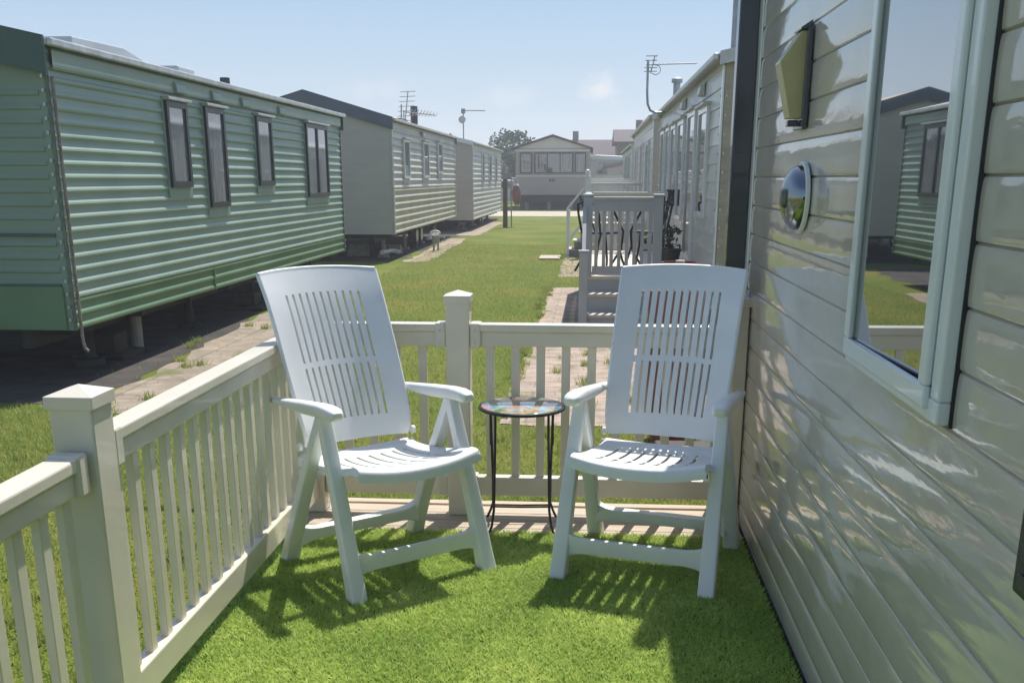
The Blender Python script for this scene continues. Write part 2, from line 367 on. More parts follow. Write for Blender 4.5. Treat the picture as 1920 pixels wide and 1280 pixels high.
edge = [(-1.335 + 2.02 * i / N, 4.315 + random.uniform(-.010, .010) - .03 * (i < 12) * (12 - i) / 12) for i in range(N + 1)]
tf.add([(x, y, .004) for x, y in edge] + [(.685, -2.4, .004), (-1.335, -2.4, .004)], [tuple(range(N + 3))[::-1]])
tfo = tf.build('turf_backing', 'turfbase'); tag(tfo, kind='structure')
def turf_pts(n):
    # denser towards the camera, where each blade is seen larger
    y = 1.9 + (4.33 - 1.9) * rng.random(n); x = -1.3 + 1.975 * rng.random(n); return np.c_[x, y]
o = blades('artificial_grass', 190000, turf_pts, .003, .010, .022, .0058, 'turf', lean=1.7)
tag(o, 'bright green artificial turf carpet covering the deck under the chairs', 'artificial grass', kind='stuff')
def lawn_pts(n):
    y = 4.85 + 22 * rng.random(n) ** 2.2; x = -4.2 + 5.6 * rng.random(n)
    P = np.c_[x, y]
    on = ((x > -.62) & (y > 6.82) & (y < 16.15)) | ((x < -3.02 - .075 * (y - 7)) & (x > -3.66 - .075 * (y - 7)) & (y > 6.9) & (y < 15.6)) | ((x < -3.6) & (y > 7.2))
    side = np.c_[-4.2 + 2.75 * rng.random(n // 3), .8 + 6.2 * rng.random(n // 3)]
    P = P[~on | (rng.random(len(P)) < .012)]
    return np.r_[P, side]
o = blades('lawn_grass', 170000, lawn_pts, G, .015, .05, .007, 'blades', lean=1.2)
tag(o, 'short mown lawn grass beyond the fence between the caravans', 'grass', kind='stuff')

def tuft_pts(n):
    c = []
    for _ in range(46): c.append((-.62 + random.uniform(-.05, .04), random.uniform(6.85, 16)))
    for _ in range(12): c.append((random.uniform(-3.9, -3.0) - .1, random.uniform(7, 13)))
    for _ in range(9): c.append((-.02 + random.uniform(-.03, .03), 6.9 + 3.4 * random.random()))
    for _ in range(60): c.append((random.uniform(-3.6, .6), random.uniform(5.0, 12)))
    for _ in range(24): c.append((random.uniform(-2.6, -1.5), random.uniform(1.2, 5)))
    c = np.array(c); i = rng.integers(0, len(c), n); return c[i] + rng.normal(0, .028, (n, 2))
o = blades('weed_tufts', 9000, tuft_pts, G, .03, .085, .009, 'blades', lean=.9)
tag(o, 'scattered taller tufts of grass and weeds along the paving edges and in the lawn', 'weeds', kind='stuff')

# ------------------------------------------------------------------ vinyl fences round the deck
def post(b_, x0, x1, y0, y1, z0, z1, parent):
    p = MB().box(x0, x1, y0, y1, z0, z1).build('post', 'vinyl', parent, bevel=.006)
    c = MB(); e_ = .007; zc = z1
    c.box(x0 - e_, x1 + e_, y0 - e_, y1 + e_, zc - .03, zc + .002)
    xm, ym = (x0 + x1) / 2, (y0 + y1) / 2
    c.add([(x0 - e_, y0 - e_, zc + .002), (x1 + e_, y0 - e_, zc + .002), (x1 + e_, y1 + e_, zc + .002), (x0 - e_, y1 + e_, zc + .002), (xm, ym, zc + .024)], [(0, 1, 4), (1, 2, 4), (2, 3, 4), (3, 0, 4)])
    c.build('post_cap', 'vinyl', p, bevel=.002)
def rails_x(par, x0, x1, y, zt=(.782, .882), zb=(.088, .178)):
    t = MB().box(x0, x1, y - .038, y + .038, zt[1] - .034, zt[1]).box(x0, x1, y - .027, y + .027, zt[0], zt[1] - .034).build('top_rail', 'vinyl', par, bevel=.006)
    bt = MB().box(x0, x1, y - .027, y + .027, zb[0], zb[1]).build('bottom_rail', 'vinyl', par, bevel=.006)
    for xx in (x0, x1):
        q = MB(); a, b = (xx, xx + .05) if xx == x0 else (xx - .05, xx)
        q.box(a, b, y - .043, y + .043, zt[0] - .004, zt[1] + .005).build('rail_bracket', 'vinyl', t, bevel=.008)
        q = MB(); q.box(a, b - (0.02 if xx == x0 else 0), y - .032, y + .032, zb[0] - .003, zb[1] + .008).build('rail_bracket', 'vinyl', bt, bevel=.006)
YF, XF = 4.632, -1.27
bf = thing('deck_fence', (-.3, YF, 0), 'ivory picket fence with capped posts across the far end of the deck', 'fence')
rails_x(bf, -1.215, -.634, YF); rails_x(bf, -.528, .632, YF)
for x in (-1.1, -.983, -.865, -.747, -.44, -.325, -.212, -.099, .016, .127, .240, .353, .466, .578):
    MB().box(x - .0195, x + .0195, YF - .010, YF + .012, .172, .788).build('picket', 'vinyl', bf, bevel=.003)
post(bf, -.634, -.528, YF - .052, YF + .054, -.003, 1.005, bf)
post(bf, XF - .053, XF + .053, YF - .052, YF + .054, -.003, 1.005, bf)
post(bf, .632, .692, YF - .052, YF + .054, -.003, 1.000, bf)

lf = thing('deck_fence', (XF, 3.2, 0), 'ivory picket fence running along the left side of the deck past the near post', 'fence')
for xx in (-1.19, -.66, -.503, .607):
    sc_b = MB()
    for zz in (.80, .855): sc_b.cyl((xx, YF - .047, zz), .0045, .005, 10, axis='y')
    sc_b.build('screw', 'alum', bf)
def rails_y(par, y0, y1, zo=0):
    x = XF
    t = MB().box(x - .038, x + .038, y0, y1, .835 + zo, .870 + zo).box(x - .027, x + .027, y0, y1, .775 + zo, .835 + zo).build('top_rail', 'vinyl', par, bevel=.006)
    b = MB().box(x - .027, x + .027, y0, y1, .066, .165).build('bottom_rail', 'vinyl', par, bevel=.006)
    for yy, s_ in ((y0, 1), (y1, -1)):
        a, c = (yy, yy + .05) if s_ > 0 else (yy - .05, yy)
        MB().box(x - .043, x + .043, a, c, .770 + zo, .876 + zo).build('rail_bracket', 'vinyl', t, bevel=.008)
    y = y0 + .065 
    return t
rails_y(lf, 2.555, YF - .055)
rails_y(lf, -.4, 2.40, -.022)
y = 2.615
while y < YF - .08:
    MB().box(XF - .012, XF + .012, y - .0205, y + .0205, .155, .78).build('picket', 'vinyl', lf, bevel=.003); y += .1145
y = 2.33
while y > -.3:
    MB().box(XF - .012, XF + .012, y - .0205, y + .0205, .155, .76).build('picket', 'vinyl', lf, bevel=.003); y -= .1145
post(lf, XF - .055, XF + .055, 2.42, 2.535, -.003, .985, lf)
post(lf, XF - .055, XF + .055, -.5, -.39, -.003, .985, lf)

# ------------------------------------------------------------------ reclining resin chairs
def lerp_curve(pts, s):
    s = max(0, min(.99999, s)) * (len(pts) - 1); i = int(s); t = s - i
    p0 = pts[max(i - 1, 0)]; p1 = pts[i]; p2 = pts[i + 1]; p3 = pts[min(i + 2, len(pts) - 1)]
    return tuple(.5 * ((2 * b) + (c - a) * t + (2 * a - 5 * b + 4 * c - d) * t * t + (-a + 3 * b - 3 * c + d) * t ** 3) for a, b, c, d in zip(p0, p1, p2, p3))
def shell(name, fn, us, vs_, hole, th, parent, m='chair', off=0):
    """grid surface with holes cut out, given real thickness"""
    me = bpy.data.meshes.new(name); V = [fn(u, v) for v in vs_ for u in us]; n = len(us); F = []
    for j in range(len(vs_) - 1):
        for i in range(n - 1):
            if not hole((us[i] + us[i + 1]) / 2, (vs_[j] + vs_[j + 1]) / 2): F.append((j * n + i, j * n + i + 1, (j + 1) * n + i + 1, (j + 1) * n + i))
    me.from_pydata(V, [], F); me.materials.append(M[m])
    bm = bmesh.new(); bm.from_mesh(me); bmesh.ops.recalc_face_normals(bm, faces=bm.faces)
    lo = [v for v in bm.verts if not v.link_faces]; bmesh.ops.delete(bm, geom=lo, context='VERTS'); bm.to_mesh(me); bm.free()
    o = bpy.data.objects.new(name, me); sc.collection.objects.link(o); o.parent = parent
    so = o.modifiers.new('thick', 'SOLIDIFY'); so.thickness = th; so.offset = off
    me.shade_smooth()
    es = o.modifiers.new('edges', 'EDGE_SPLIT'); es.split_angle = R(40)
    return o
def make_chair(label, group):
    t = thing('garden_chair', (0, 0, 0), label, 'chair', group)
    cv = [(.205, .470), (.262, .61), (.340, .775), (.418, .935), (.470, 1.03), (.530, 1.122)]
    hw = [.232, .245, .252, .255, .258, .263]
    sl = []; w_s, w_t = .0105, .0220; tot = 11 * w_s + 10 * w_t; x = -tot / 2
    for k in range(11): sl += [x, x + w_s]; x += w_s + w_t
    us = sorted(set([round(v / .255, 5) for v in sl] + [-1, -.96, -.88, -.78, .78, .88, .96, 1]))
    vs_ = [0, .02, .05, .09, .13, .17, .22, .27, .32, .375, .400, .45, .50, .55, .60, .65, .70, .75, .80, .84, .89, .93, .97, .99, 1]
    def fb(u, v):
        yy, zz = lerp_curve(cv, v); h_ = lerp_curve([(q,) for q in hw], v)[0]
        wrap = .058 * u * u * (1 if v > .1 else .4 + 6 * v) 
        return (u * h_, yy - wrap + .012, zz + (1 - u * u) * .012 * v)
    def hb(u, v):
        if not (.13 < v < .375 or .400 < v < .80): return False
        xx = u * .255
        return any(sl[2 * k] < xx < sl[2 * k + 1] for k in range(11))
    bk = shell('backrest', fb, us, vs_, hb, .019, t)
    # rolled lip round the shell
    rim = MB(); rim.tube([fb(1.0, v) for v in np.linspace(.02, 1, 22)], .0085, 8); rim.tube([fb(-1.0, v) for v in np.linspace(.02, 1, 22)], .0085, 8)
    rim.tube([fb(u, 1.0) for u in np.linspace(-1, 1, 18)], .0115, 8)
    rim.build('rim', 'chair', bk, local=True, smooth=True)
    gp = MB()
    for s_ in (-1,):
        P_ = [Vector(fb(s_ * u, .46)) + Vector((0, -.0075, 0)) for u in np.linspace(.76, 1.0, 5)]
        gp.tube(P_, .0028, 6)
    gp.build('crease_shade', 'chair_gap_shade', bk, local=True)  # thin dark strip that paints the shadow in the backrest fold
    # seat
    sv = [(.205, .432), (.14, .420), (.05, .418), (-.05, .426), (-.16, .442), (-.255, .462), (-.298, .462), (-.312, .450), (-.316, .420)]
    ss = []; sw, st = .013, .043; x = -(7 * sw + 6 * st) / 2
    for k in range(7): ss += [x, x + sw]; x += sw + st
    us2 = sorted(set([round(v / .265, 5) for v in ss] + [-1, -.97, -.9, -.82, .82, .9, .97, 1]))
    vs2 = list(np.linspace(0, .6, 22)) + list(np.linspace(.63, 1, 14))
    def fs(u, v):
        yy, zz = lerp_curve(sv, v); a = abs(u)
        h_ = .265 - .018 * max(0, (.35 - v)) / .35
        dip = .030 * a ** 2.2 * min(1, .3 + v)
        if v > .93: dip *= 1 
        lip = 0
        if a > .985: lip = -.026 * min(1, max(0, (.93 - v) * 8)) * min(1, v * 8)
        return (u * h_ + (0 if a < .985 else math.copysign(.001, u)), yy + .012 * (a ** 2) * (v > .6), zz + dip + lip)
    def hs(u, v):
        if not (.17 < v < .42 or .47 < v < .60): return False
        return any(ss[2 * k] < u * .265 < ss[2 * k + 1] for k in range(7))
    shell('seat', fs, us2, vs2, hs, .008, t)
    ay = -.075; az = .655
    Xa, Ya, Za = Vector((1, 0, 0)), Vector((0, 1, 0)), Vector((0, 0, 1))
    for s_ in (-1, 1):
        def leg(y1, xf, bend):
            secs = []
            for k in range(9):
                q = k / 8; yy = ay + (y1 - ay) * q + bend * math.sin(math.pi * q); zz = az * (1 - q)
                xx = s_ * (.280 + (xf - .280) * q)
                wy = .020 + .007 * q + (.005 if k == 8 else 0); wx = .024 + .008 * q
                secs.append(((xx, yy, zz), Xa, Ya, wx, wy * 1.08))
            MB().loft(secs, 24, 7).build('leg', 'chair', t, local=True, smooth=True)
        leg(-.300, .290, -.006); leg(.268, .297, .010)
        MB().cyl((s_ * .262 - (.004 if s_ > 0 else 0), .205, .475), .017, .004 + .012, 18, axis='x').build('pivot', 'chair', t, local=True, bevel=.003)
        ar = MB(); secs = []
        for yy, zz, ww, hh in ((.372, .645, .014, .006), (.36, .647, .020, .009), (.30, .655, .023, .013), (.18, .669, .026, .019), (.05, .684, .029, .025), (-.08, .696, .032, .026), (-.14, .697, .034, .024), (-.175, .693, .033, .023), (-.192, .686, .028, .018), (-.200, .680, .018, .010)):
            secs.append(((s_ * .284, yy, zz - hh + .006), Xa, Za, ww, hh))
        ar.loft(secs, 18, 3.2).build('armrest', 'chair', t, local=True, smooth=True)
    def bar(yc, zc, hy, hz, name='stretcher', grow=.022, x_=.275):
        secs = []
        for xx in (-x_, -x_ + .015, -x_ + .04, -x_ + .08, 0, x_ - .08, x_ - .04, x_ - .015, x_):
            d = max(0, 1 - (x_ - abs(xx)) / .08); secs.append(((xx, yc, zc), Ya, Za, hy, hz + grow * d * d))
        MB().loft(secs, 24, 9).build(name, 'chair', t, local=True, smooth=True, bevel=0)
    bar(-.262, .122, .012, .031); bar(.215, .108, .026, .024)
    bar(.200, .418, .014, .016, 'seat_support', .004, .262)
    return t
chair = make_chair('white plastic reclining garden chair left of the small table, turned to the right', 'pair of white resin garden chairs')
chair.location = (-.805, 3.925, .008); chair.rotation_euler = (0, 0, .705)
c2 = copy_tree(chair); c2['label'] = 'white plastic reclining garden chair right of the small table, against the siding'
c2.location = (.262, 4.025, .008); c2.rotation_euler = (0, 0, -.276)

# ------------------------------------------------------------------ small mosaic side table
def mosaic():
    m = bpy.data.materials.new('coloured_glass_mosaic'); m.use_nodes = True
    n = m.node_tree.nodes; l = m.node_tree.links; b = n['Principled BSDF']; b.inputs['Roughness'].default_value = .05; b.inputs['Coat Weight'].default_value = .6
    t = n.new('ShaderNodeTexCoord'); v = n.new('ShaderNodeTexVoronoi'); v.inputs['Scale'].default_value = 14; l.new(t.outputs['Object'], v.inputs['Vector'])
    nz = n.new('ShaderNodeTexNoise'); nz.inputs['Scale'].default_value = 9; nz.inputs['Detail'].default_value = 2; l.new(t.outputs['Object'], nz.inputs['Vector'])
    ad = n.new('ShaderNodeMath'); ad.operation = 'MULTIPLY_ADD'; ad.inputs[1].default_value = .5
    sp = n.new('ShaderNodeSeparateColor'); l.new(v.outputs['Color'], sp.inputs[0]); l.new(sp.outputs[0], ad.inputs[0])
    s = n.new('ShaderNodeMath'); s.operation = 'SUBTRACT'; s.inputs[1].default_value = .05; l.new(nz.outputs['Fac'], s.inputs[0]); l.new(s.outputs[0], ad.inputs[2])
    c = ramp(n, l, ad.outputs[0], [(.35, (.05, .10, .07)), (.45, (.10, .17, .24)), (.55, (.20, .32, .36)), (.66, (.45, .52, .50)), (.76, (.45, .17, .12)), (.86, (.50, .43, .20)), (.95, (.12, .24, .14))])
    l.new(c, b.inputs['Base Color'])
    return m
M['mosaic'] = mosaic()
tb = thing('side_table', (-.283, 4.42, 0), 'small round folding table with a coloured mosaic glass top and thin black legs', 'table', rz=.06)
MB().lathe((0, 0, .548), [(.001, 0), (.172, 0), (.178, .004), (.178, .010), (.172, .013), (.001, .013)], 48).build('tabletop', 'mosaic', tb, local=True, smooth=True)
MB().tube([(.183 * math.cos(a), .183 * math.sin(a), .550) for a in np.linspace(0, 2 * math.pi, 49)], .0075, 8, False).build('rim', 'black', tb, local=True, smooth=True)
for s_ in (-1, 1):
    MB().tube([(s_ * .118, .10, .545), (s_ * .118, .05, .40), (s_ * .120, -.03, .22), (s_ * .122, -.07, .10), (s_ * .130, -.095, .04), (s_ * .142, -.11, .006)], .0058, 8).build('leg', 'black', tb, local=True, smooth=True)
    MB().tube([(s_ * .133, -.10, .545), (s_ * .130, -.05, .40), (s_ * .128, .03, .22), (s_ * .130, .09, .09), (s_ * .142, .12, .045), (s_ * .158, .135, .006)], .0058, 8).build('leg', 'black', tb, local=True, smooth=True)
    MB().box(s_ * .1325 - .006, s_ * .1325 + .006, -.083, -.071, .40, .50).build('hinge_catch', 'black', tb, local=True, bevel=.002)
MB().tube([(-.122, -.06, .115), (0, -.06, .113), (.122, -.06, .115)], .004, 6).build('cross_bar', 'black', tb, local=True, smooth=True)
MB().tube([(-.131, .10, .075), (0, .10, .073), (.131, .10, .075)], .004, 6).build('cross_bar', 'black', tb, local=True, smooth=True)

# ------------------------------------------------------------------ near caravan on the right
XW = .70
nc = thing('static_caravan', (XW + 1.6, 0, G), 'cream static caravan with glossy horizontal siding filling the right side beside the deck', 'caravan', 'static caravans on the park')
b = MB(); prof = []
pz = .118; z = -.03; ZT = 2.36
k = 0
while z < ZT:
    prof += [(0.006, z + .002), (-.0016, z + .0055), (-.0028, z + .012), (-.0033, z + .035), (-.0034, z + .060), (-.0030, z + .090), (-.0020, z + .108), (-.0004 + (.0022 if z < .2 else 0), z + .1165)]
    z += pz
ys = [-5.0 + .35 * i for i in range(29)] + [4.86]
vs_ = [(XW + dx, yy, zz) for yy in ys for dx, zz in prof]; n = len(prof)
b.add(vs_, [(j * n + i, (j + 1) * n + i, (j + 1) * n + i + 1, j * n + i + 1) for j in range(len(ys) - 1) for i in range(n - 1)])
o = b.build('side_wall', 'siding', nc, smooth=False)
o.data.shade_smooth(); o.data.set_sharp_from_angle(angle=R(30))
MB().box(XW + .008, XW + 3.2, 4.84, 4.88, -.02, ZT).build('end_wall', 'wood_end', nc)
MB().box(XW + .008, XW + 3.2, -5.0, -4.96, -.02, ZT).build('end_wall', 'wood_end', nc)
MB().box(XW + 3.2, XW + 3.24, -5, 4.88, .3, ZT).build('side_wall', 'pale', nc)
MB().prism([(XW - .01, ZT), (XW + 3.3, ZT), (XW + 3.3, ZT + .08), (XW + 1.6, ZT + .45), (XW - .01, ZT + .08)], 'y', -5.1, 5.08).build('roof', 'roof', nc)
MB().box(XW - .006, XW + .02, -5, 4.86, -.034, .006).build('base_trim', 'navy', nc)
# dark corner post
MB().box(.604, .688, 4.80, 4.885, -.02, 2.62).build('corner_post', 'navy', nc, bevel=.006)
MB().box(.690, .697, 4.74, 4.84, -.02, ZT).build('corner_bead', 'upvc', nc, bevel=.002)
# window with a wide white frame, a side sash
wf = MB()
y0, y1, z0, z1 = 2.0, 2.745, 1.045, 2.12
def ring(b, x0, x1, y0, y1, z0, z1, w, wb=None):
    wb = wb or w
    b.box(x0, x1, y0, y1, z0, z0 + wb); b.box(x0, x1, y0, y1, z1 - w, z1); b.box(x0, x1, y0, y0 + w, z0 + wb, z1 - w); b.box(x0, x1, y1 - w, y1, z0 + wb, z1 - w); return b
fr = ring(wf, XW - .034, XW + .01, y0, y1, z0, z1, .052, .045).build('window', 'upvc', nc, bevel=.005)
ring(MB(), XW - .046, XW - .030, y0 + .055, y1 - .012, z0 + .022, z1 - .012, .045).build('sash', 'upvc', fr, bevel=.005)
MB().prism([(XW - .0195, y0 + .06), (XW - .0318, y1 - .03), (XW - .018, y1 - .03), (XW - .012, y0 + .06)], 'z', z0 + .04, z1 - .03).build('pane', 'glass_near', fr)
MB().box(XW - .010, XW + .002, y0 - .004, y1 + .004, z0 - .004, z1 + .004).build('seal', 'dark', fr)
# service hatch at the picture edge
h = MB().box(XW - .035, XW + .01, 1.20, 1.565, .885, 1.30).build('vent_box', 'dark', nc, bevel=.006)
mv = MB()
for k in range(8): mv.box(XW - .042, XW - .036, 1.23, 1.535, .90 + k * .048, .925 + k * .048)
mv.build('louvre', 'frame_dark', h, bevel=.002)

# wall lantern (rests on the wall)
M['amber'] = mat('amber_brass_panel', (.50, .43, .20), .3, .12, 6, metal=.0, coat=.3)
wlp = thing('wall_lantern', (XW - .008, 3.70, 1.66), 'tapered brass coloured wall lantern with a black spine on the cream siding', 'lamp')
def hexbody(b, y0, y1):
    poly = [(.662, 1.955), (.598, 1.862), (.640, 1.690), (.688, 1.690), (.688, 1.955)]
    return b.prism(poly, 'y', y0, y1)
hexbody(MB(), 3.66, 3.76).build('lamp_shade', 'amber', wlp, bevel=.003)
MB().box(.676, .6925, 3.63, 3.79, 1.655, 1.975).build('back_plate', 'navy', wlp, bevel=.003)
MB().box(.640, .674, 3.69, 3.73, 1.665, 1.685).build('lamp_base', 'navy', wlp, bevel=.003)
MB().prism([(.690, 1.985), (.655, 1.962), (.655, 1.957), (.690, 1.957)], 'y', 3.645, 3.775).build('lamp_cap', 'navy', wlp)
# chrome dome light
M['chrome'] = mat('dulled_chrome', (.27, .28, .29), .17, .12, 14, metal=1, bump=.0006, bscale=12)
dm = thing('dome_light', (XW - .008, 3.60, 1.44), 'round polished dome light on the siding below the lantern', 'lamp')
rings = []
for k in range(10):
    a = k / 9 * math.pi / 2; rr = .103 * math.cos(a) + .0005; xx = XW - .020 - .062 * math.sin(a)
    rings.append([(xx, 3.60 + rr * math.cos(2 * math.pi * j / 40), 1.44 + rr * math.sin(2 * math.pi * j / 40)) for j in range(40)])
MB().skin(rings).build('dome', 'chrome', dm, smooth=True)
MB().cyl((XW - .022, 3.60, 1.44), .113, .015, 40, axis='x').build('rim', 'upvc', dm, bevel=.003)
for dy, dz in ((.096, 0), (-.096, 0)):
    MB().cyl((XW - .028, 3.60 + dy, 1.44 + dz), .008, .007, 12, axis='x').build('screw', 'dark', dm)

# ------------------------------------------------------------------ caravans
def rib_profile(z0, z1, pitch, amp):
    pr = []; z = z0
    while z < z1 - 1e-6:
        for t_, o_ in ((0, 0), (.10, .75), (.22, 1), (.36, .85), (.52, .18), (.75, 0)):
            if z + t_ * pitch < z1: pr.append((o_ * amp, z + t_ * pitch))
        z += pitch
    pr.append((0, z1)); return pr
def lap_profile(z0, z1, pitch, amp):
    pr = []; z = z0
    while z < z1 - 1e-6:
        pr += [(amp, z), (amp * .1, min(z1, z + pitch * .97)), (0, min(z1, z + pitch * .985))]; z += pitch
    return pr
def ribwall(b, x, s, ya, yb, pr, mi=0):
    n = len(pr); b.add([(x + s * o_, yy, z) for yy in (ya, yb) for o_, z in pr], [(i, i + 1, n + i + 1, n + i) for i in range(n - 1)], mi); return b
def caravan(label, X, s, y0, y1, z0, z1, W, peak, mats, pitch, amp, wins, split=None, detail=2, lap=False, gutter=True, vents=(), fascia=.11, seams=(), wtype='frame_dark', pane='pane_net', trim='rust', corner_w=.05, ovh=.06, group='static caravans on the park', stand='concrete', wheels=True):
    """s = +1 when the side facing the lane looks towards +X"""
    x2 = X - s * W; xm = X - s * W / 2
    c = thing('static_caravan', (xm, (y0 + y1) / 2, G), label, 'caravan', group)
    P = lap_profile if lap else rib_profile
    zs = split or z0
    if split:
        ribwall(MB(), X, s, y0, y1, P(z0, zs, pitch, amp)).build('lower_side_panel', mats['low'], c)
    ribwall(MB(), X, s, y0, y1, P(zs, z1, pitch, amp)).build('side_wall', mats['side'], c)
    lo, hi = sorted((X - s * .004, x2)); rise = peak
    for ya in (y0, y1 - .03):
        # flat end wall with a gable
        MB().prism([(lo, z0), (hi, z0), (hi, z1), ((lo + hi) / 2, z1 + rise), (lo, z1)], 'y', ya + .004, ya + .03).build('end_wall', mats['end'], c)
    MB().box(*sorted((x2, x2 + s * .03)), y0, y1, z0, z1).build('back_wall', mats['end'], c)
    # roof with overhang
    th = .05; lo2, hi2 = lo - ovh, hi + ovh; dz = rise / (W / 2) * ovh
    r = MB().prism([(lo2, z1 - dz), (lo2, z1 - dz + th), (xm, z1 + rise + th), (hi2, z1 - dz + th), (hi2, z1 - dz), (xm, z1 + rise)], 'y', y0 - .05, y1 + .05).build('roof', mats['roof'], c)
    if fascia:
        for ya in (y0 - .075, y1 + .052):
            MB().prism([(lo2, z1 - dz - fascia), (lo2, z1 - dz + th + .01), (xm, z1 + rise + th + .01), (hi2, z1 - dz + th + .01), (hi2, z1 - dz - fascia), (xm, z1 + rise - fascia)], 'y', ya, ya + .024).build('fascia', mats['fascia'], r)
    if gutter:
        gx = X + s * (ovh + .004)
        MB().box(*sorted((gx, gx + s * .045)), y0 - .05, y1 + .05, z1 - dz - .01, z1 - dz + .045).build('gutter', 'alum', r, bevel=.01)
    # corner trims with screws
    for ya, sg in ((y0, 1), (y1, -1)):
        tr = MB().box(*sorted((X + s * .001, X + s * (amp + .004))), *sorted((ya - .003 * sg, ya + sg * corner_w)), z0, z1 - .06).build('corner_trim', trim, c)
        if detail > 1:
            sm = MB(); z = z0 + .08
            while z < z1 - .15:
                sm.cyl((X + s * (amp + .012) - (0 if s > 0 else .006), ya + sg * .02, z), .012, .006, 8, axis='x')
                sm.box(X - s * .03, X - s * .012, ya - .008, ya + .003, z - .01, z + .015) if sg > 0 else None
                z += pitch * 1.0
            sm.build('screws', 'alum', tr)
    for yy in seams:
        MB().box(*sorted((X + s * .002, X + s * (amp + .004))), yy - .012, yy + .012, z0, zs if split else z1 - .3).build('seam_strip', mats['low'] if split else mats['side'], c)
    for (ya, yb, za, zb, mull) in wins:
        xo = X + s * (amp + .002); f_ = MB(); a_, b_ = sorted((xo + s * .002, xo + s * .03))
        ring(f_, a_, b_, ya, yb, za, zb, .055 if detail > 1 else .05)
        if mull: f_.box(a_, b_, (ya + yb) / 2 - .03, (ya + yb) / 2 + .03, za + .055, zb - .055)
        w_ = f_.build('window', wtype, c)
        MB().box(*sorted((X + s * .003, xo + s * .001)), ya - .035, yb + .035, za - .10, zb + .03).build('surround', mats['side'], w_)
        MB().box(*sorted((xo + s * .003, xo + s * .012)), ya + .052, yb - .052, za + .052, zb - .052).build('pane', pane, w_)
        if detail > 1:
            MB().box(*sorted((xo, xo + s * .07)), ya - .03, yb + .03, zb + .002, zb + .03).build('drip_rail', 'alum', w_, bevel=.005)
    for yy, zz in vents:
        MB().prism([(X + s * amp, zz + .07), (X + s * (amp + .05), zz + .03), (X + s * (amp + .06), zz - .05), (X + s * amp, zz - .06)], 'y', yy - .12, yy + .12).build('vent_cowl', mats['side'], c, bevel=.008)
    # running gear
    ch = MB()
    for xx in (X - s * .45, x2 + s * .45):
        ch.box(xx - .04, xx + .04, y0 + .1, y1 - .1, z0 - .16, z0 - .005)
    yy = y0 + .3
    while yy < y1 - .2: ch.box(lo + .1, hi - .1, yy, yy + .05, z0 - .08, z0 - .003); yy += 1.2
    ch.build('chassis', 'steel', c)
    MB().box(lo + .03, hi - .03, y0 + .03, y1 - .03, z0 - .002, z0 + .02).build('floor_panel', 'steel', c)
    L = y1 - y0
    for fy in (.12, .38, .62, .88):
        for xx in (X - s * .45, x2 + s * .45):
            yb_ = y0 + L * fy
            j = MB().loft([((xx, yb_, G), (1, 0, 0), (0, 1, 0), .13, .13), ((xx, yb_, G + .06), (1, 0, 0), (0, 1, 0), .12, .12), ((xx, yb_, G + .07), (1, 0, 0), (0, 1, 0), .055, .055), ((xx, yb_, z0 - .16), (1, 0, 0), (0, 1, 0), .04, .04)], 8, 2.4)
            j.build('support_stand', stand, c)
    for dy in ((-.45, .25) if wheels else ()):
        for xx in (X - s * .35, x2 + s * .35):
            wh = MB().cyl((xx - .09, (y0 + y1) / 2 + dy, G + .29), .28, .18, 28, axis='x').build('wheel', 'rubber', c, bevel=.03)
            MB().cyl((xx - .097, (y0 + y1) / 2 + dy, G + .29), .15, .194, 20, axis='x').build('hub', 'alum', wh)
    return c
# green caravan on the left
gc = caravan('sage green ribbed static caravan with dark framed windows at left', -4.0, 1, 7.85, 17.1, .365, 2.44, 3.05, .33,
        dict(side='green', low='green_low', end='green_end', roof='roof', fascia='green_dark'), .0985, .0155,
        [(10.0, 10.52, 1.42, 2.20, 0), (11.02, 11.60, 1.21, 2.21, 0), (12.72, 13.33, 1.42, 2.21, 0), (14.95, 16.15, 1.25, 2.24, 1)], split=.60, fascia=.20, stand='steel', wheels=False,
        vents=[(10.35, 2.33), (11.35, 2.33), (12.3, 2.33), (13.75, 2.33)], seams=(11.0,), corner_w=.022, trim='green_trim')
# bands of the end wall and the paler pelmet
MB().box(-6.98, -4.06, 7.838, 7.853, 1.075, 1.10).build('trim_band', 'green_dark', gc)
MB().box(-6.98, -4.06, 7.836, 7.853, .70, .72).build('trim_band', 'green_dark', gc)
eb = MB()
for k in range(14):
    zz = .80 + k * .0985
    if abs(zz - 1.09) > .04 and zz < 2.2: eb.prism([(7.8535, zz), (7.8455, zz + .012), (7.8455, zz + .03), (7.8535, zz + .05)], 'x', -6.98, -4.06)
eb.build('ribbing', 'green_end', gc)
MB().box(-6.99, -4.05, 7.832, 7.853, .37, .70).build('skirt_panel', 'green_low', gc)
ribwall(MB(), -3.992, 1, 7.92, 17.05, [(.020, 2.27), (.030, 2.285), (.030, 2.40), (.02, 2.42)]).build('pelmet', 'green', gc)
MB().cyl((-4.35, 9.75, G), .055, .5, 12).build('support_stand', 'concrete', gc)
tp = MB().tube([(-3.962, 7.89, 2.22), (-3.962, 7.89, .28), (-3.95, 7.89, .22), (-3.92, 7.88, .20)], .013, 10).build('downpipe', 'rust', gc, smooth=True)
# things on its roof
rl = MB().prism([(9.05, 2.50), (9.08, 2.64), (10.1, 2.66), (10.5, 2.60), (10.6, 2.50)], 'x', -4.62, -4.35).build('roof_box', 'roof', gc, bevel=.01)
MB().prism([(11.8, 2.60), (11.8, 2.68), (12.3, 2.68), (12.3, 2.60)], 'x', -4.9, -4.5).build('roof_vent', 'roof', gc, bevel=.02)
MB().cyl((-4.5, 13.3, 2.52), .06, .16, 12).build('roof_vent', 'steel', gc)

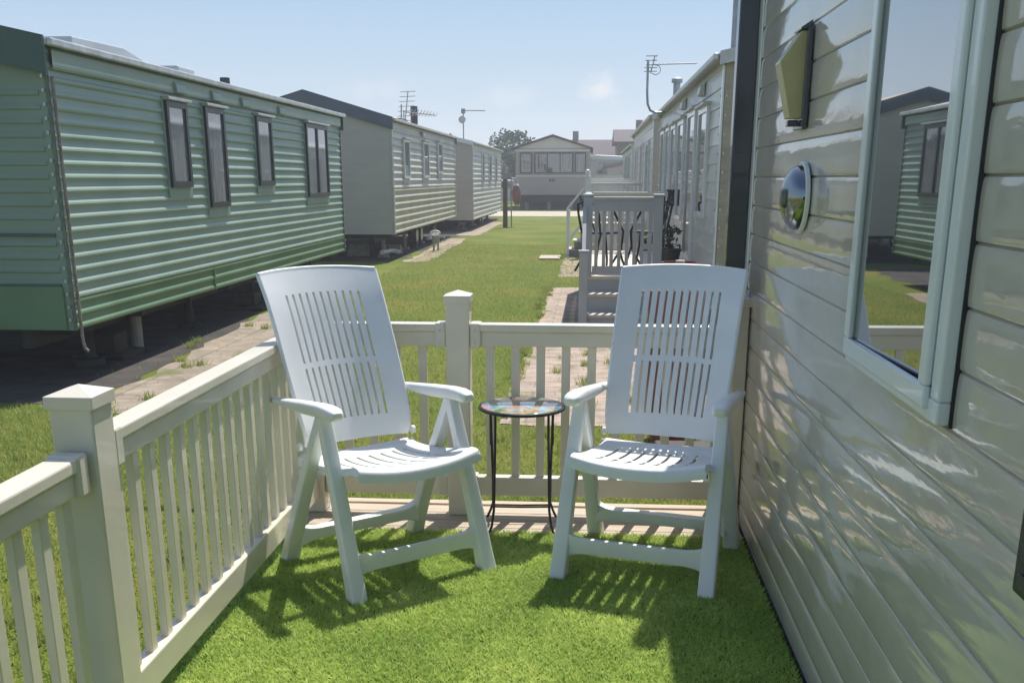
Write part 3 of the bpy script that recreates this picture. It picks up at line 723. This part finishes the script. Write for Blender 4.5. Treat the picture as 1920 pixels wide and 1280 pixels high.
# white caravan behind it
w2 = caravan('cream ribbed static caravan with a slate gable edge, next behind the green one', -3.92, 1, 21.1, 30.9, .43, 2.60, 3.36, .49,
        dict(side='cream', low='cream_low', end='cream_end', roof='rooftan', fascia='fascia'), .135, .022,
        [(22.3, 23.0, 1.50, 2.28, 0), (24.9, 25.75, 1.52, 2.32, 0), (27.3, 28.1, 1.62, 2.38, 0)], split=1.30, fascia=.17, wtype='upvc', pane='glass', trim='alum', corner_w=.10, vents=[(24.9, 2.47)])
MB().cyl((-4.45, 27.2, 2.6), .09, .62, 12).build('flue', 'frame_dark', w2)
MB().box(-4.7, -4.35, 24.8, 25.6, 2.75, 2.82).build('roof_vent', 'black', w2)
w3 = caravan('small pale ribbed caravan furthest down the left row', -3.72, 1, 33.6, 44.2, .24, 2.56, 3.2, .36,
        dict(side='pale', low='cream_low', end='cream_end', roof='roof', fascia='upvc'), .15, .022,
        [(36.4, 37.1, 1.35, 2.3, 0), (38.9, 39.7, 1.35, 2.3, 0), (41.4, 42.1, 1.35, 2.3, 0)], split=None, fascia=.07, wtype='upvc', pane='glass', trim='alum', detail=1, corner_w=.09)
# right-hand row
r2 = caravan('cream lapped static caravan with tall windows just beyond the dark corner post', 1.13, -1, 9.75, 18.2, .35, 2.50, 3.1, .33,
        dict(side='pale', low='pale', end='wood_end', roof='roof', fascia='alum'), .16, .014,
        [(10.7, 11.55, 1.12, 2.18, 0), (11.95, 12.85, .62, 2.22, 0), (13.4, 14.3, 1.0, 2.2, 0), (14.7, 15.5, 1.0, 2.2, 0), (15.9, 16.6, 1.25, 2.22, 0), (17.0, 17.7, 1.25, 2.22, 0)], fascia=.05, lap=True, wtype='upvc', pane='glass', trim='upvc', vents=[(11.4, 2.36), (13.6, 2.36)], detail=2, corner_w=.06)
MB().lathe((1.24, 10.0, 2.5), [(.045, 0), (.045, .52), (.06, .52), (.06, .56), (.03, .58)], 14).build('flue', 'galv', r2)
MB().lathe((1.30, 17.6, 2.5), [(.055, 0), (.055, .44), (.085, .44), (.085, .50), (.03, .52)], 14).build('flue', 'galv', r2)
r3 = caravan('beige static caravan third along the right row, behind the white deck rails', 1.15, -1, 20.8, 30.5, .45, 2.62, 3.1, .33,
        dict(side='pale', low='pale', end='cream_end', roof='roof', fascia='alum'), .2, .018,
        [(22.0, 23.0, 1.0, 2.2, 0), (24.6, 25.6, .6, 2.25, 0), (27.5, 28.5, 1.1, 2.2, 0)], fascia=.05, lap=True, wtype='upvc', pane='glass', trim='upvc', detail=1, corner_w=.06)
r4 = caravan('pale static caravan furthest along the right row', 1.20, -1, 33.0, 42.5, .45, 2.45, 3.1, .3,
        dict(side='pale', low='pale', end='pale', roof='roof', fascia='alum'), .2, .018,
        [(35.0, 36.0, 1.0, 2.2, 0), (38, 39, 1.1, 2.2, 0)], fascia=.05, lap=True, wtype='upvc', pane='glass', trim='upvc', detail=1)

# caravan facing us at the end of the lane
fx0, fx1, fy = -4.08, -.15, 58.0
fc = thing('static_caravan', ((fx0 + fx1) / 2, fy + 5, G), 'wide grey caravan with a bay of windows facing us across the road', 'caravan', 'static caravans on the park')
M['far_wall'] = mat('far_grey_beige_panel', (.34, .305, .28), .6, .03, .6)
MB().box(fx0, fx1, fy, fy + 9.5, .66, 3.02).build('wall', 'far_wall', fc)
MB().prism([(fx0, 3.021), (fx1, 3.021), ((fx0 + fx1) / 2, 3.62)], 'y', fy + .01, fy + 9.5).build('gable', 'pale', fc)
rf = MB().prism([(fx0 - .18, 2.96), (fx0 - .18, 3.06), ((fx0 + fx1) / 2, 3.74), (fx1 + .18, 3.06), (fx1 + .18, 2.96), ((fx0 + fx1) / 2, 3.64)], 'y', fy - .25, fy + 9.8).build('roof', 'tiles', fc)
MB().box(fx0 - .04, fx1 + .04, fy - .10, fy + .0, 2.88, 2.99).build('pelmet', 'pale', fc)
for a, b2 in ((-3.86, -3.20), (-3.08, -1.02), (-.92, -.34)):
    w_ = ring(MB(), fx0 * 0 + a, b2, fy - .07, fy - .003, 1.76, 2.82, .06)
    w_ = MB()
    for q in ((a, b2, 1.76, 1.82), (a, b2, 2.76, 2.82), (a, a + .06, 1.82, 2.76), (b2 - .06, b2, 1.82, 2.76)):
        w_.box(q[0], q[1], fy - .06, fy - .003, q[2], q[3])
    if b2 - a > 1:
        for k in (1, 2): w_.box(a + (b2 - a) * k / 3 - .025, a + (b2 - a) * k / 3 + .025, fy - .06, fy - .003, 1.82, 2.76)
    w_ = w_.build('window', 'frame_dark', fc)
    MB().box(a + .05, b2 - .05, fy - .03, fy - .002, 1.81, 2.77).build('pane', 'glass', w_)
    cu = MB(); x = a + .1
    while x < b2 - .12:
        if not (-2.35 < x < -1.75): cu.box(x, x + .07, fy - .036, fy - .031, 1.84, 2.74)
        x += .2 if (int(x * 10) % 3) else .13
    cu.build('curtain', 'curtain', w_)
MB().box(fx0 - .03, fx1 + .03, fy - .03, fy + .0, 1.60, 1.66).build('trim_band', 'pale', fc)
# small dark marks on the panel (unreadable in the photograph)
bd = MB(); 
for x, w_, h_ in ((-2.28, .10, .10), (-2.14, .05, .14), (-2.05, .08, .09)): bd.box(x, x + w_, fy - .012, fy - .002, 1.36, 1.36 + h_)
bd.build('badge', 'steel', fc)
MB().box(fx0 + .1, fx1 - .1, fy + .25, fy + 9, .3, .655).build('chassis', 'steel', fc)
for x in (-3.6, -2.4, -1.2, -.5):
    MB().box(x, x + .18, fy + .6, fy + .85, G, .3).build('support_stand', 'concrete', fc)
MB().box(fx0 + .15, fx1 - .15, fy + 1.4, fy + 1.45, G, .32).build('skirt_panel', 'green_dark', fc)

# ------------------------------------------------------------------ aerials
def yagi(b, p0, p1, n, e0, e1, ax):
    p0, p1, ax = Vector(p0), Vector(p1), Vector(ax)
    b.tube([p0, p1], .012, 6)
    for k in range(n):
        t_ = k / (n - 1); c = p0.lerp(p1, t_); L = e0 + (e1 - e0) * t_; b.tube([c - ax * L / 2, c + ax * L / 2], .007, 5)
a1 = thing('tv_aerial', (1.02, 16.6, 2.45), 'long boomed television aerial on a hooked mast above the right caravan roof', 'aerial', 'television aerials')
m_ = MB().tube([(1.06, 16.5, 2.44), (.93, 16.5, 2.435), (.84, 16.5, 2.47), (.80, 16.5, 2.56), (.787, 16.5, 2.72), (.785, 16.5, 3.16)], .018, 10).build('mast', 'galv', a1, smooth=True)
b = MB(); b.tube([(.76, 16.5, 3.10), (1.50, 16.5, 3.12)], .011, 6)
for k in range(12): x = .95 + k * .048; b.tube([(x, 16.40, 3.108), (x, 16.60, 3.112)], .005, 5)
b.build('boom', 'galv', a1)
b = MB()
for dz in (-.10, -.05, .05, .11): b.tube([(.86 + dz * .4, 16.42, 3.11 + dz), (.86 + dz * .4, 16.58, 3.11 + dz)], .007, 5); b.tube([(.74 + dz * .1, 16.5, 3.11 + dz), (.92, 16.5, 3.11 + dz)], .006, 5)
b.tube([(.83, 16.5, 2.98), (.88, 16.5, 3.22)], .008, 5)
b.tube([(.90 + .07 * math.cos(t_), 16.5, 3.03 + .065 * math.sin(t_)) for t_ in np.linspace(-2.4, 1.6, 12)], .006, 5)
b.build('reflector', 'galv', a1)
a2 = thing('tv_aerial', (-4.2, 24, 2.6), 'tall television aerial with crossed rods on the near end of the white caravan roof', 'aerial', 'television aerials')
MB().tube([(-4.215, 24, 2.6), (-4.205, 24, 3.06)], .016, 6).build('mast', 'galv', a2)
b = MB(); yagi(b, (-4.14, 24, 2.62), (-4.05, 24, 3.32), 8, .36, .34, (1, 0, .04)); b.build('boom', 'galv', a2)
a3 = thing('tv_aerial', (-3.9, 26, 2.6), 'level television aerial with many short rods above the white caravan roof', 'aerial', 'television aerials')
b = MB(); b.tube([(-4.5, 26, 3.02), (-3.72, 26, 2.94)], .014, 6)
for k in range(9): x = -4.35 + k * .075; b.tube([(x, 25.9, 2.93 - k * .003), (x + .05, 26.05, 3.09 - .01 * k)], .010, 5)
b.build('boom', 'galv', a3); MB().tube([(-4.5, 26, 2.6), (-4.5, 26, 3.06)], .014, 6).build('mast', 'galv', a3)
a4 = thing('tv_aerial', (-4.0, 33.8, 2.7), 'single boom aerial with a small round dish over the furthest left caravan', 'aerial', 'television aerials')
MB().tube([(-4.0, 33.8, 2.6), (-4.0, 33.8, 3.55)], .02, 6).build('mast', 'galv', a4)
b = MB(); b.tube([(-4.05, 33.8, 3.51), (-3.31, 33.8, 3.50)], .016, 6); b.box(-4.06, -3.94, 33.75, 33.85, 3.42, 3.56); b.build('boom', 'galv', a4)
MB().cyl((-4.03, 33.72, 3.24), .11, .05, 20, .09, axis='y').build('dish', 'alum', a4)

# ------------------------------------------------------------------ neighbour's raised grey deck
DY, DZ = 11.75, .46
nd = thing('raised_deck', (.5, 13.8, G), 'grey raised deck with steps and picket rails beside the right caravan', 'deck', 'raised caravan decks')
fl = MB(); y = DY
while y < 16.0: fl.box(-.08, 1.10, y, y + .135, DZ - .03, DZ); y += .14
fl.build('floor', 'grey_tread', nd)
MB().box(-.06, 1.10, DY + .02, DY + .05, G, DZ - .032).box(-.09, -.06, DY, 16.0, G, DZ - .032).build('skirt_panel', 'grey_deck', nd)
def rail_panel_x(par, x0, x1, y, zf, m, n, topz=.85, mtop=None, bd=.15):
    MB().box(x0, x1, y - .045, y + .045, zf + topz - .035, zf + topz).build('top_rail', mtop or m, par, bevel=.006)
    MB().box(x0, x1, y - .025, y + .025, zf + topz - bd, zf + topz - .036).build('rail', m, par)
    MB().box(x0, x1, y - .022, y + .022, zf + .03, zf + .11).build('bottom_rail', m, par)
    for k in range(n):
        x = x0 + (x1 - x0) * (k + .5) / n; MB().box(x - .019, x + .019, y - .011, y + .011, zf + .108, zf + topz - bd).build('picket', m, par)
rail_panel_x(nd, .02, .69, DY + .05, DZ, 'grey_deck', 8)
for x in (-.035, .73):
    p_ = MB().box(x - .05, x + .05, DY, DY + .10, DZ + .001, DZ + .85).build('post', 'grey_deck', nd, bevel=.006)
    MB().box(x - .06, x + .06, DY - .01, DY + .11, DZ + .851, DZ + .88).build('post_cap', 'grey_deck', p_, bevel=.008)
for x in (-.035, 1.05):
    p_ = MB().box(x - .05, x + .05, 15.9, 16.0, DZ + .001, DZ + .85).build('post', 'vinyl', nd)
rail_panel_x(nd, .02, 1.0, 15.95, DZ, 'vinyl', 10)
# left side rail of the deck
MB().box(-.08, 0.0, DY + .11, 15.9, DZ + .815, DZ + .85).build('top_rail', 'grey_deck', nd)
MB().box(-.06, -.02, DY + .11, 15.9, DZ + .03, DZ + .11).build('bottom_rail', 'grey_deck', nd)
y = DY + .2
while y < 15.85: MB().box(-.05, -.03, y - .019, y + .019, DZ + .111, DZ + .814).build('picket', 'grey_deck', nd); y += .125
# steps towards us
for k, (zz, ya) in enumerate(((.30, DY - .30), (.11, DY - .60))):
    MB().box(-.02, .95, ya, ya + .34, zz - .03, zz).build('tread', 'grey_tread', nd, bevel=.004)
    MB().box(-.02, .95, ya + .03, ya + .05, G, zz - .031).build('riser', 'grey_deck', nd)
MB().box(.96, 1.0, DY - .62, DY, G, .34).build('stringer', 'grey_deck', nd)
p_ = MB().box(-.115, -.022, DY - .66, DY - .57, G, .76).build('post', 'grey_deck', nd, bevel=.006)
MB().box(-.125, -.012, DY - .67, DY - .56, .761, .785).build('post_cap', 'grey_deck', p_, bevel=.006)
MB().prism([(DY - .58, .60), (DY - .58, .68), (DY, 1.22), (DY, 1.14)], 'x', -.09, -.05).build('handrail', 'grey_deck', nd)
# black ornate bistro set on it
def bistro_chair(x, y, rz, label):
    t = thing('bistro_chair', (x, y, DZ), label, 'chair', 'black metal bistro chairs', rz)
    MB().lathe((0, 0, .43), [(.001, 0), (.19, 0), (.20, .012), (.19, .022), (.001, .022)], 24).build('seat', 'black', t, local=True)
    for sx in (-1, 1):
        MB().tube([(sx * .15, .14, .44), (sx * .12, .16, .28), (sx * .15, .20, .12), (sx * .21, .24, 0)], .014, 7).build('leg', 'black', t, local=True)
        MB().tube([(sx * .15, -.14, .44), (sx * .12, -.14, .28), (sx * .15, -.18, .12), (sx * .21, -.22, 0)], .014, 7).build('leg', 'black', t, local=True)
    b = MB(); b.tube([(-.18, .17, .43), (-.20, .21, .65), (-.17, .24, .76), (0, .26, .80), (.17, .24, .76), (.20, .21, .65), (.18, .17, .43)], .014, 7)
    for x_ in (-.1, 0, .1): b.tube([(x_, .18, .44), (x_ * .4, .215, .62), (x_ * 1.2, .25, .85)], .009, 6)
    b.tube([(.07 * math.cos(a), .22, .66 + .09 * math.sin(a)) for a in np.linspace(0, 6.28, 14)], .009, 6, False)
    b.build('backrest', 'black', t, local=True); return t
bistro_chair(.14, 12.45, 2.2, 'black scrollwork bistro chair at the left of the round table on the grey deck')
bistro_chair(.66, 12.7, -2.0, 'black scrollwork bistro chair nearer the caravan wall on the grey deck')
bt = thing('bistro_table', (.42, 12.55, DZ), 'round black metal bistro table between the two scrollwork chairs', 'table')
MB().lathe((0, 0, .70), [(.001, 0), (.26, 0), (.27, .01), (.26, .02), (.001, .02)], 28).build('tabletop', 'black', bt, local=True)
for k in range(3):
    a = k * 2.094 + .5; c_, s_ = math.cos(a), math.sin(a)
    MB().tube([(c_ * .2, s_ * .2, .70), (c_ * .05, s_ * .05, .45), (c_ * .07, s_ * .07, .25), (c_ * .24, s_ * .24, 0)], .014, 7).build('leg', 'black', bt, local=True)
pt = thing('plant_pot', (.90, 12.3, DZ), 'dark pot holding a small plant, on the grey deck by the caravan wall', 'plant pot')
MB().lathe((.90, 12.3, DZ), [(.09, 0), (.13, .24), (.14, .24), (.14, .27), (.115, .27), (.11, .22)], 18).build('pot', 'terracotta', pt)
b = MB()
for k in range(90):
    a = random.uniform(0, 6.28); r_ = random.uniform(.0, .14); z_ = DZ + .27 + random.uniform(0, .26); c = Vector((.90 + r_ * math.cos(a), 12.3 + r_ * math.sin(a), z_))
    d1 = Vector((random.gauss(0, 1), random.gauss(0, 1), random.gauss(0, 1))).normalized() * .035; d2 = d1.orthogonal().normalized() * .022
    b.add([c - d1, c - d2, c + d1, c + d2], [(0, 1, 2, 3)])
b.build('foliage', 'hedge', pt)
bl = thing('wall_light', (1.11, 14.6, 1.2), 'dark lantern on the side wall of the right caravan above its deck', 'lamp')
MB().box(1.02, 1.11, 14.53, 14.67, 1.15, 1.33).build('lamp_body', 'black', bl, bevel=.01); MB().box(1.00, 1.12, 14.50, 14.70, 1.33, 1.36).build('lamp_cap', 'black', bl)

# third plot: white rails, steps going down to the left
d3 = thing('raised_deck', (.4, 25.5, G), 'white railed raised deck with side steps beyond the grey one', 'deck', 'raised caravan decks')
Z3 = .60
MB().box(-.10, 1.1, 22.6, 29.0, Z3 - .04, Z3).build('floor', 'grey_tread', d3)
MB().box(-.08, 1.1, 22.62, 22.66, G, Z3 - .041).box(-.10, -.07, 22.6, 29, G, Z3 - .041).build('skirt_panel', 'vinyl', d3)
rail_panel_x(d3, -.03, 1.05, 22.65, Z3, 'white_paint', 12, .82, bd=.06); rail_panel_x(d3, -.03, 1.05, 25.8, Z3, 'white_paint', 12, .86, bd=.06); rail_panel_x(d3, -.03, 1.05, 28.9, Z3, 'white_paint', 12, .9, bd=.06)
for y in (22.65, 25.8, 28.9):
    p_ = MB().box(-.14, -.04, y - .05, y + .05, Z3 - .1, Z3 + .93).build('post', 'white_paint', d3)
    MB().lathe((-.09, y, Z3 + .93), [(.07, 0), (.07, .02), (.02, .03), (.05, .06), (.06, .10), (.04, .14), (.005, .155)], 12).build('post_cap', 'white_paint', p_)
MB().box(-.10, -.06, 23.7, 28.9, Z3 + .83, Z3 + .86).build('top_rail', 'white_paint', d3)
for k in range(3):
    zz = Z3 - .18 * (k + 1); xa = -.12 - .13 * (k + 1)
    MB().box(xa, -.11, 22.75 + .001 * k, 23.65 - .001 * k, zz - .03, zz).build('tread', 'grey_tread', d3)
    MB().box(xa + .03, -.11, 22.76 + .002 * k, 23.64 - .002 * k, max(G, zz - .16), zz - .031).build('riser', 'concrete', d3)
for y in (22.72, 23.68):
    MB().box(-.52, -.46, y - .03, y + .03, G, .86).build('post', 'white_paint', d3)
    MB().prism([(-.53, .83), (-.53, .90), (-.10, 1.42), (-.10, 1.35)], 'y', y - .025, y + .025).build('handrail', 'white_paint', d3)
    MB().prism([(-.46, .22), (-.46, .28), (-.10, .75), (-.10, .69)], 'y', y - .02, y + .02).build('handrail', 'white_paint', d3)
# stone slab laid in the grass
o = MB().box(-1.06, -.62, 21.75, 22.65, G, G + .04).build('stepping_slab', 'deckboard', bevel=.01); tag(o, 'pale rectangular slab lying in the lawn beside the far steps', 'slab')

# red gas bottle behind the fence
GB = G - .0
gb = thing('gas_bottle', (.545, 6.5, G), 'tall red gas cylinder standing behind the right garden chair beyond the fence', 'gas bottle')
MB().lathe((.545, 6.5, G), [(.150, 0), (.150, .05), (.170, .06), (.185, .12), (.185, .88), (.175, .96), (.14, 1.01), (.07, 1.035), (.05, 1.05), (.05, 1.06)], 32).build('cylinder_body', 'red', gb, smooth=True)
MB().lathe((.545, 6.5, G), [(.022, 1.06), (.022, 1.10), (.03, 1.10), (.03, 1.125)], 12).build('valve', 'alum', gb)
col_ = MB(); 
rr = [(.105, 1.00), (.105, 1.115), (.112, 1.115), (.112, 1.00)]
col_.skin([[(.545 + r_ * math.cos(a), 6.5 + r_ * math.sin(a), G + z_) for r_, z_ in rr] for a in np.linspace(.4, 5.9, 24)]).build('valve_guard', 'red', gb, smooth=True)
# low dark box added for the shade behind the fence, under the seat
o = MB().box(.40, .74, 5.35, 5.72, G, G + .16).box(.38, .76, 5.33, 5.74, G + .16, G + .19).build('shade_box', 'steel', bevel=.01); tag(o, 'low dark box standing in for shade on the ground just beyond the fence under the right chair', 'box')

# ------------------------------------------------------------------ posts on the left
wp = thing('timber_post', (-2.9, 36.3, G), 'dark weathered timber post at the end of the left row', 'post')
MB().box(-2.98, -2.83, 36.22, 36.38, G, 1.50).build('post', 'brown_wood', wp, bevel=.01)
hp = thing('hose_post', (-2.66, 36.9, G), 'thin pole carrying a faded red bag beside the timber post', 'post')
MB().tube([(-2.74, 36.9, G), (-2.76, 36.9, 1.35), (-2.72, 36.9, 1.52), (-2.60, 36.9, 1.50), (-2.55, 36.9, 1.38)], .022, 8).build('pole', 'galv', hp)
MB().loft([((-2.58, 36.9, 1.26), (1, 0, 0), (0, 1, 0), .09, .08), ((-2.57, 36.9, 1.05), (1, 0, 0), (0, 1, 0), .16, .11), ((-2.56, 36.9, .80), (1, 0, 0), (0, 1, 0), .14, .11), ((-2.55, 36.9, .62), (1, 0, 0), (0, 1, 0), .07, .07)], 14, 2.3).build('bag', 'redplastic', hp, smooth=True)
MB().loft([((-2.58, 36.9, 1.34), (1, 0, 0), (0, 1, 0), .05, .05), ((-2.58, 36.9, 1.27), (1, 0, 0), (0, 1, 0), .10, .09)], 12, 2.3).build('bag_top', 'white_paint', hp, smooth=True)
sp_ = thing('water_standpipe', (-3.56, 24.4, G), 'short grey water standpipe with a pale looped hose on the left path', 'standpipe')
MB().box(-3.63, -3.59, 24.38, 24.42, G, .10).box(-3.53, -3.49, 24.38, 24.42, G, .10).build('legs', 'galv', sp_)
MB().box(-3.64, -3.48, 24.34, 24.46, .10, .30).build('casing', 'galv', sp_, bevel=.02)
MB().tube([(-3.56 + .11 * math.cos(a), 24.32, .30 + .05 * math.sin(a)) for a in np.linspace(0, 6.28, 20)], .02, 8, False).build('hose', 'white_paint', sp_)
# waste pipes under the white caravans
for x, y, L, lab in ((-4.35, 22.0, .9, 'white waste pipe lying under the near part of the white caravan'), (-4.2, 27.4, 1.6, 'white waste pipe lying under the far part of the white caravan')):
    o = MB().tube([(x, y, G + .12), (x + .05, y + L, G + .10), (x + .2, y + L + .1, G + .06)], .05, 8).build('waste_pipe', 'white_paint', smooth=True); tag(o, lab, 'pipe', 'waste pipes under the caravans')
for (x, y, h_, lab) in ((-5.2, 22.5, .25, 'stack of pale blocks under the left gable of the white caravan'), (-4.6, 23.2, .2, 'stack of pale blocks under the middle of the white caravan')):
    o = MB().box(x, x + .44, y, y + .2, G, G + h_ * .5).box(x + .02, x + .42, y + .02, y + .2, G + h_ * .5 + .004, G + h_).build('block_stack', 'concrete'); tag(o, lab, 'blocks', 'concrete blocks under the caravans')

# ------------------------------------------------------------------ background: houses, motorhome, car, trees
def house(x0, x1, y0, y1, ze, zr, label, chim=None, m='brick'):
    h = thing('house', ((x0 + x1) / 2, y0, G), label, 'house', 'houses beyond the park')
    MB().box(x0, x1, y0, y1, G, ze).build('wall', m, h)
    r = MB().prism([(y0 - .3, ze), (y1 + .3, ze), (y1 + .3, ze + .1), ((y0 + y1) / 2, zr), (y0 - .3, ze + .1)], 'x', x0 - .3, x1 + .3).build('roof', 'tiles', h)
    if chim: 
        for c in chim: MB().box(c, c + .5, (y0 + y1) / 2 - .3, (y0 + y1) / 2 + .3, zr - .5, zr + .7).build('chimney', 'brick', r)
    n = max(2, int((x1 - x0) / 2.2))
    for k in range(n):
        xc = x0 + (x1 - x0) * (k + .5) / n
        w = MB(); w.box(xc - .5, xc + .5, y0 - .03, y0 - .002, 1.5, 2.5).build('window', 'white_paint', h); 
    return h
house(-2.6, 4.6, 92, 100, 3.0, 4.75, 'low brown roofed house behind the right of the far caravan', chim=(-1.75,))
house(1.9, 8.5, 84, 92, 4.1, 5.25, 'taller brown brick house beyond the right row', chim=(3.4,))
house(-16, -7.5, 96, 104, 2.5, 4.0, 'brown roofed bungalow partly hidden by the tree')
mh = thing('motorhome', (.9, 66, G), 'pale motorhome with a dark windscreen parked right of the far caravan', 'motorhome')
MB().prism([(-.35, .4), (2.6, .4), (2.6, 2.75), (.2, 2.85), (-.3, 2.6)], 'y', 65, 67.2).build('body', 'white_paint', mh, bevel=.06)
MB().box(-.2, 2.3, 64.96, 65.0, 1.75, 2.55).build('window', 'glass', mh)
for x in (.3, 2.0): MB().cyl((x, 64.95, G + .34), .34, .22, 20, axis='y').build('wheel', 'rubber', mh)
pc = thing('parked_car', (-4.9, 63, G), 'white parked car glimpsed left of the far caravan', 'car')
MB().prism([(-6.6, .25), (-3.2, .25), (-3.15, .75), (-3.9, .95), (-4.4, 1.42), (-5.9, 1.45), (-6.5, .95), (-6.7, .8)], 'y', 62.2, 63.9).build('body', 'white_paint', pc, bevel=.08)
MB().prism([(-4.05, .98), (-4.5, 1.34), (-5.8, 1.36), (-6.3, .98)], 'y', 62.17, 62.195).build('window', 'glass', pc)
for x in (-5.95, -3.85): MB().cyl((x, 62.12, G + .32), .32, .2, 20, axis='y').build('wheel', 'rubber', pc)

def tree(x, y, h, rad, label, n=2600, m='leaf', name='tree', leaf=.12, cat='tree', trunk=.2, seeds=15, group='trees beyond the far caravan'):
    t = thing(name, (x, y, G), label, cat, group)
    tb_ = MB(); tb_.tube([(x, y, G), (x + .05, y, h * .3), (x - .1, y, h * .6)], [rad * .08, rad * .06, rad * .03], 8)
    cl = []
    for k in range(seeds):
        a = random.uniform(0, 6.28); r_ = rad * random.uniform(.2, .8); zc = h * random.uniform(trunk + .1, .88)
        c = Vector((x + r_ * math.cos(a), y + r_ * math.sin(a), zc)); cl.append((c, rad * random.uniform(.28, .5)))
        tb_.tube([(x, y, h * .3), (x + (c.x - x) * .5, y + (c.y - y) * .5, h * .3 + (zc - h * .3) * .6), c], [rad * .035, rad * .02, rad * .008], 5)
    tb_.build('trunk', 'trunk', t, smooth=True)
    b = MB()
    for k in range(n):
        c, r_ = random.choice(cl); d = Vector((random.gauss(0, 1), random.gauss(0, 1), random.gauss(0, .85))).normalized() * r_ * random.uniform(.3, 1.12) ** .6
        p = c + d; u_ = Vector((random.gauss(0, 1), random.gauss(0, 1), random.gauss(0, 1))).normalized(); v_ = u_.orthogonal().normalized(); s_ = leaf * random.uniform(.6, 1.3)
        b.add([p - u_ * s_, p - v_ * s_ * .6, p + u_ * s_, p + v_ * s_ * .6], [(0, 1, 2, 3)])
    for k in range(26):   # stray twigs above the crown
        a = random.uniform(0, 6.28); r_ = rad * random.uniform(.1, .9); base = Vector((x + r_ * math.cos(a), y, h * .8)); top = base + Vector((random.uniform(-.3, .3), 0, h * random.uniform(.12, .26)))
        for q in (.6, .8, 1):
            p = base.lerp(top, q)
            for _ in range(3):
                pp = p + Vector((random.gauss(0, .12), 0, random.gauss(0, .1))); b.add([pp + Vector((-.09, 0, 0)), pp + Vector((0, .02, -.08)), pp + Vector((.09, 0, 0)), pp + Vector((0, -.02, .08))], [(0, 1, 2, 3)])
    b.build('crown', m, t); return t
tree(-5.3, 75, 4.4, 1.7, 'loose grey green tree rising between the left row and the far caravan', 2300)
tree(-6.9, 47.5, 3.0, .9, 'small bush tree just above the roof of the furthest left caravan', 900, leaf=.10)
tree(-7.6, 80, 3.2, 1.5, 'low rounded shrub at the left of the grey green tree', 1400)
b = MB()
for k in range(9000):
    x = random.uniform(-45, 40); p = Vector((x, random.uniform(108, 112), G + abs(random.gauss(0, 1)) * 1.1 + .2 * math.sin(x))); u_ = Vector((random.gauss(0, 1), random.gauss(0, 1), random.gauss(0, 1))).normalized(); v_ = u_.orthogonal().normalized()
    b.add([p - u_ * .4, p - v_ * .28, p + u_ * .4, p + v_ * .28], [(0, 1, 2, 3)])
o = b.build('far_hedgerow', 'hedge'); tag(o, 'dark line of distant hedges and shrubs behind the far caravan', 'hedgerow', kind='stuff')

# gas, water and tell-tale clutter under the green caravan
for (x, y, lab) in ((-4.75, 9.2, 'dark concrete pad under the near corner of the green caravan'), (-4.6, 12.9, 'dark concrete pad under the middle of the green caravan')):
    o = MB().box(x, x + .5, y, y + .5, G, G + .05).box(x + .1, x + .38, y + .1, y + .38, G + .054, G + .22).build('concrete_pad', 'dirt', bevel=.008); tag(o, lab, 'blocks', 'concrete blocks under the caravans')

# ------------------------------------------------------------------ haze in the air
hzb = MB().box(-70, 70, -9, 125, G - 1.0, 8.2).build('haze', 'dark'); hzb['kind'] = 'stuff'
hm_ = bpy.data.materials.new('thin_summer_haze'); hm_.use_nodes = True; nn = hm_.node_tree.nodes; nn.remove(nn['Principled BSDF'])
pv = nn.new('ShaderNodeVolumePrincipled'); pv.inputs['Color'].default_value = (.90, .94, 1, 1); pv.inputs['Density'].default_value = .0024; pv.inputs['Anisotropy'].default_value = .3
hm_.node_tree.links.new(pv.outputs[0], nn['Material Output'].inputs['Volume']); hzb.data.materials.clear(); hzb.data.materials.append(hm_)

for o in bpy.data.objects:
    if '_org' in o: del o['_org']
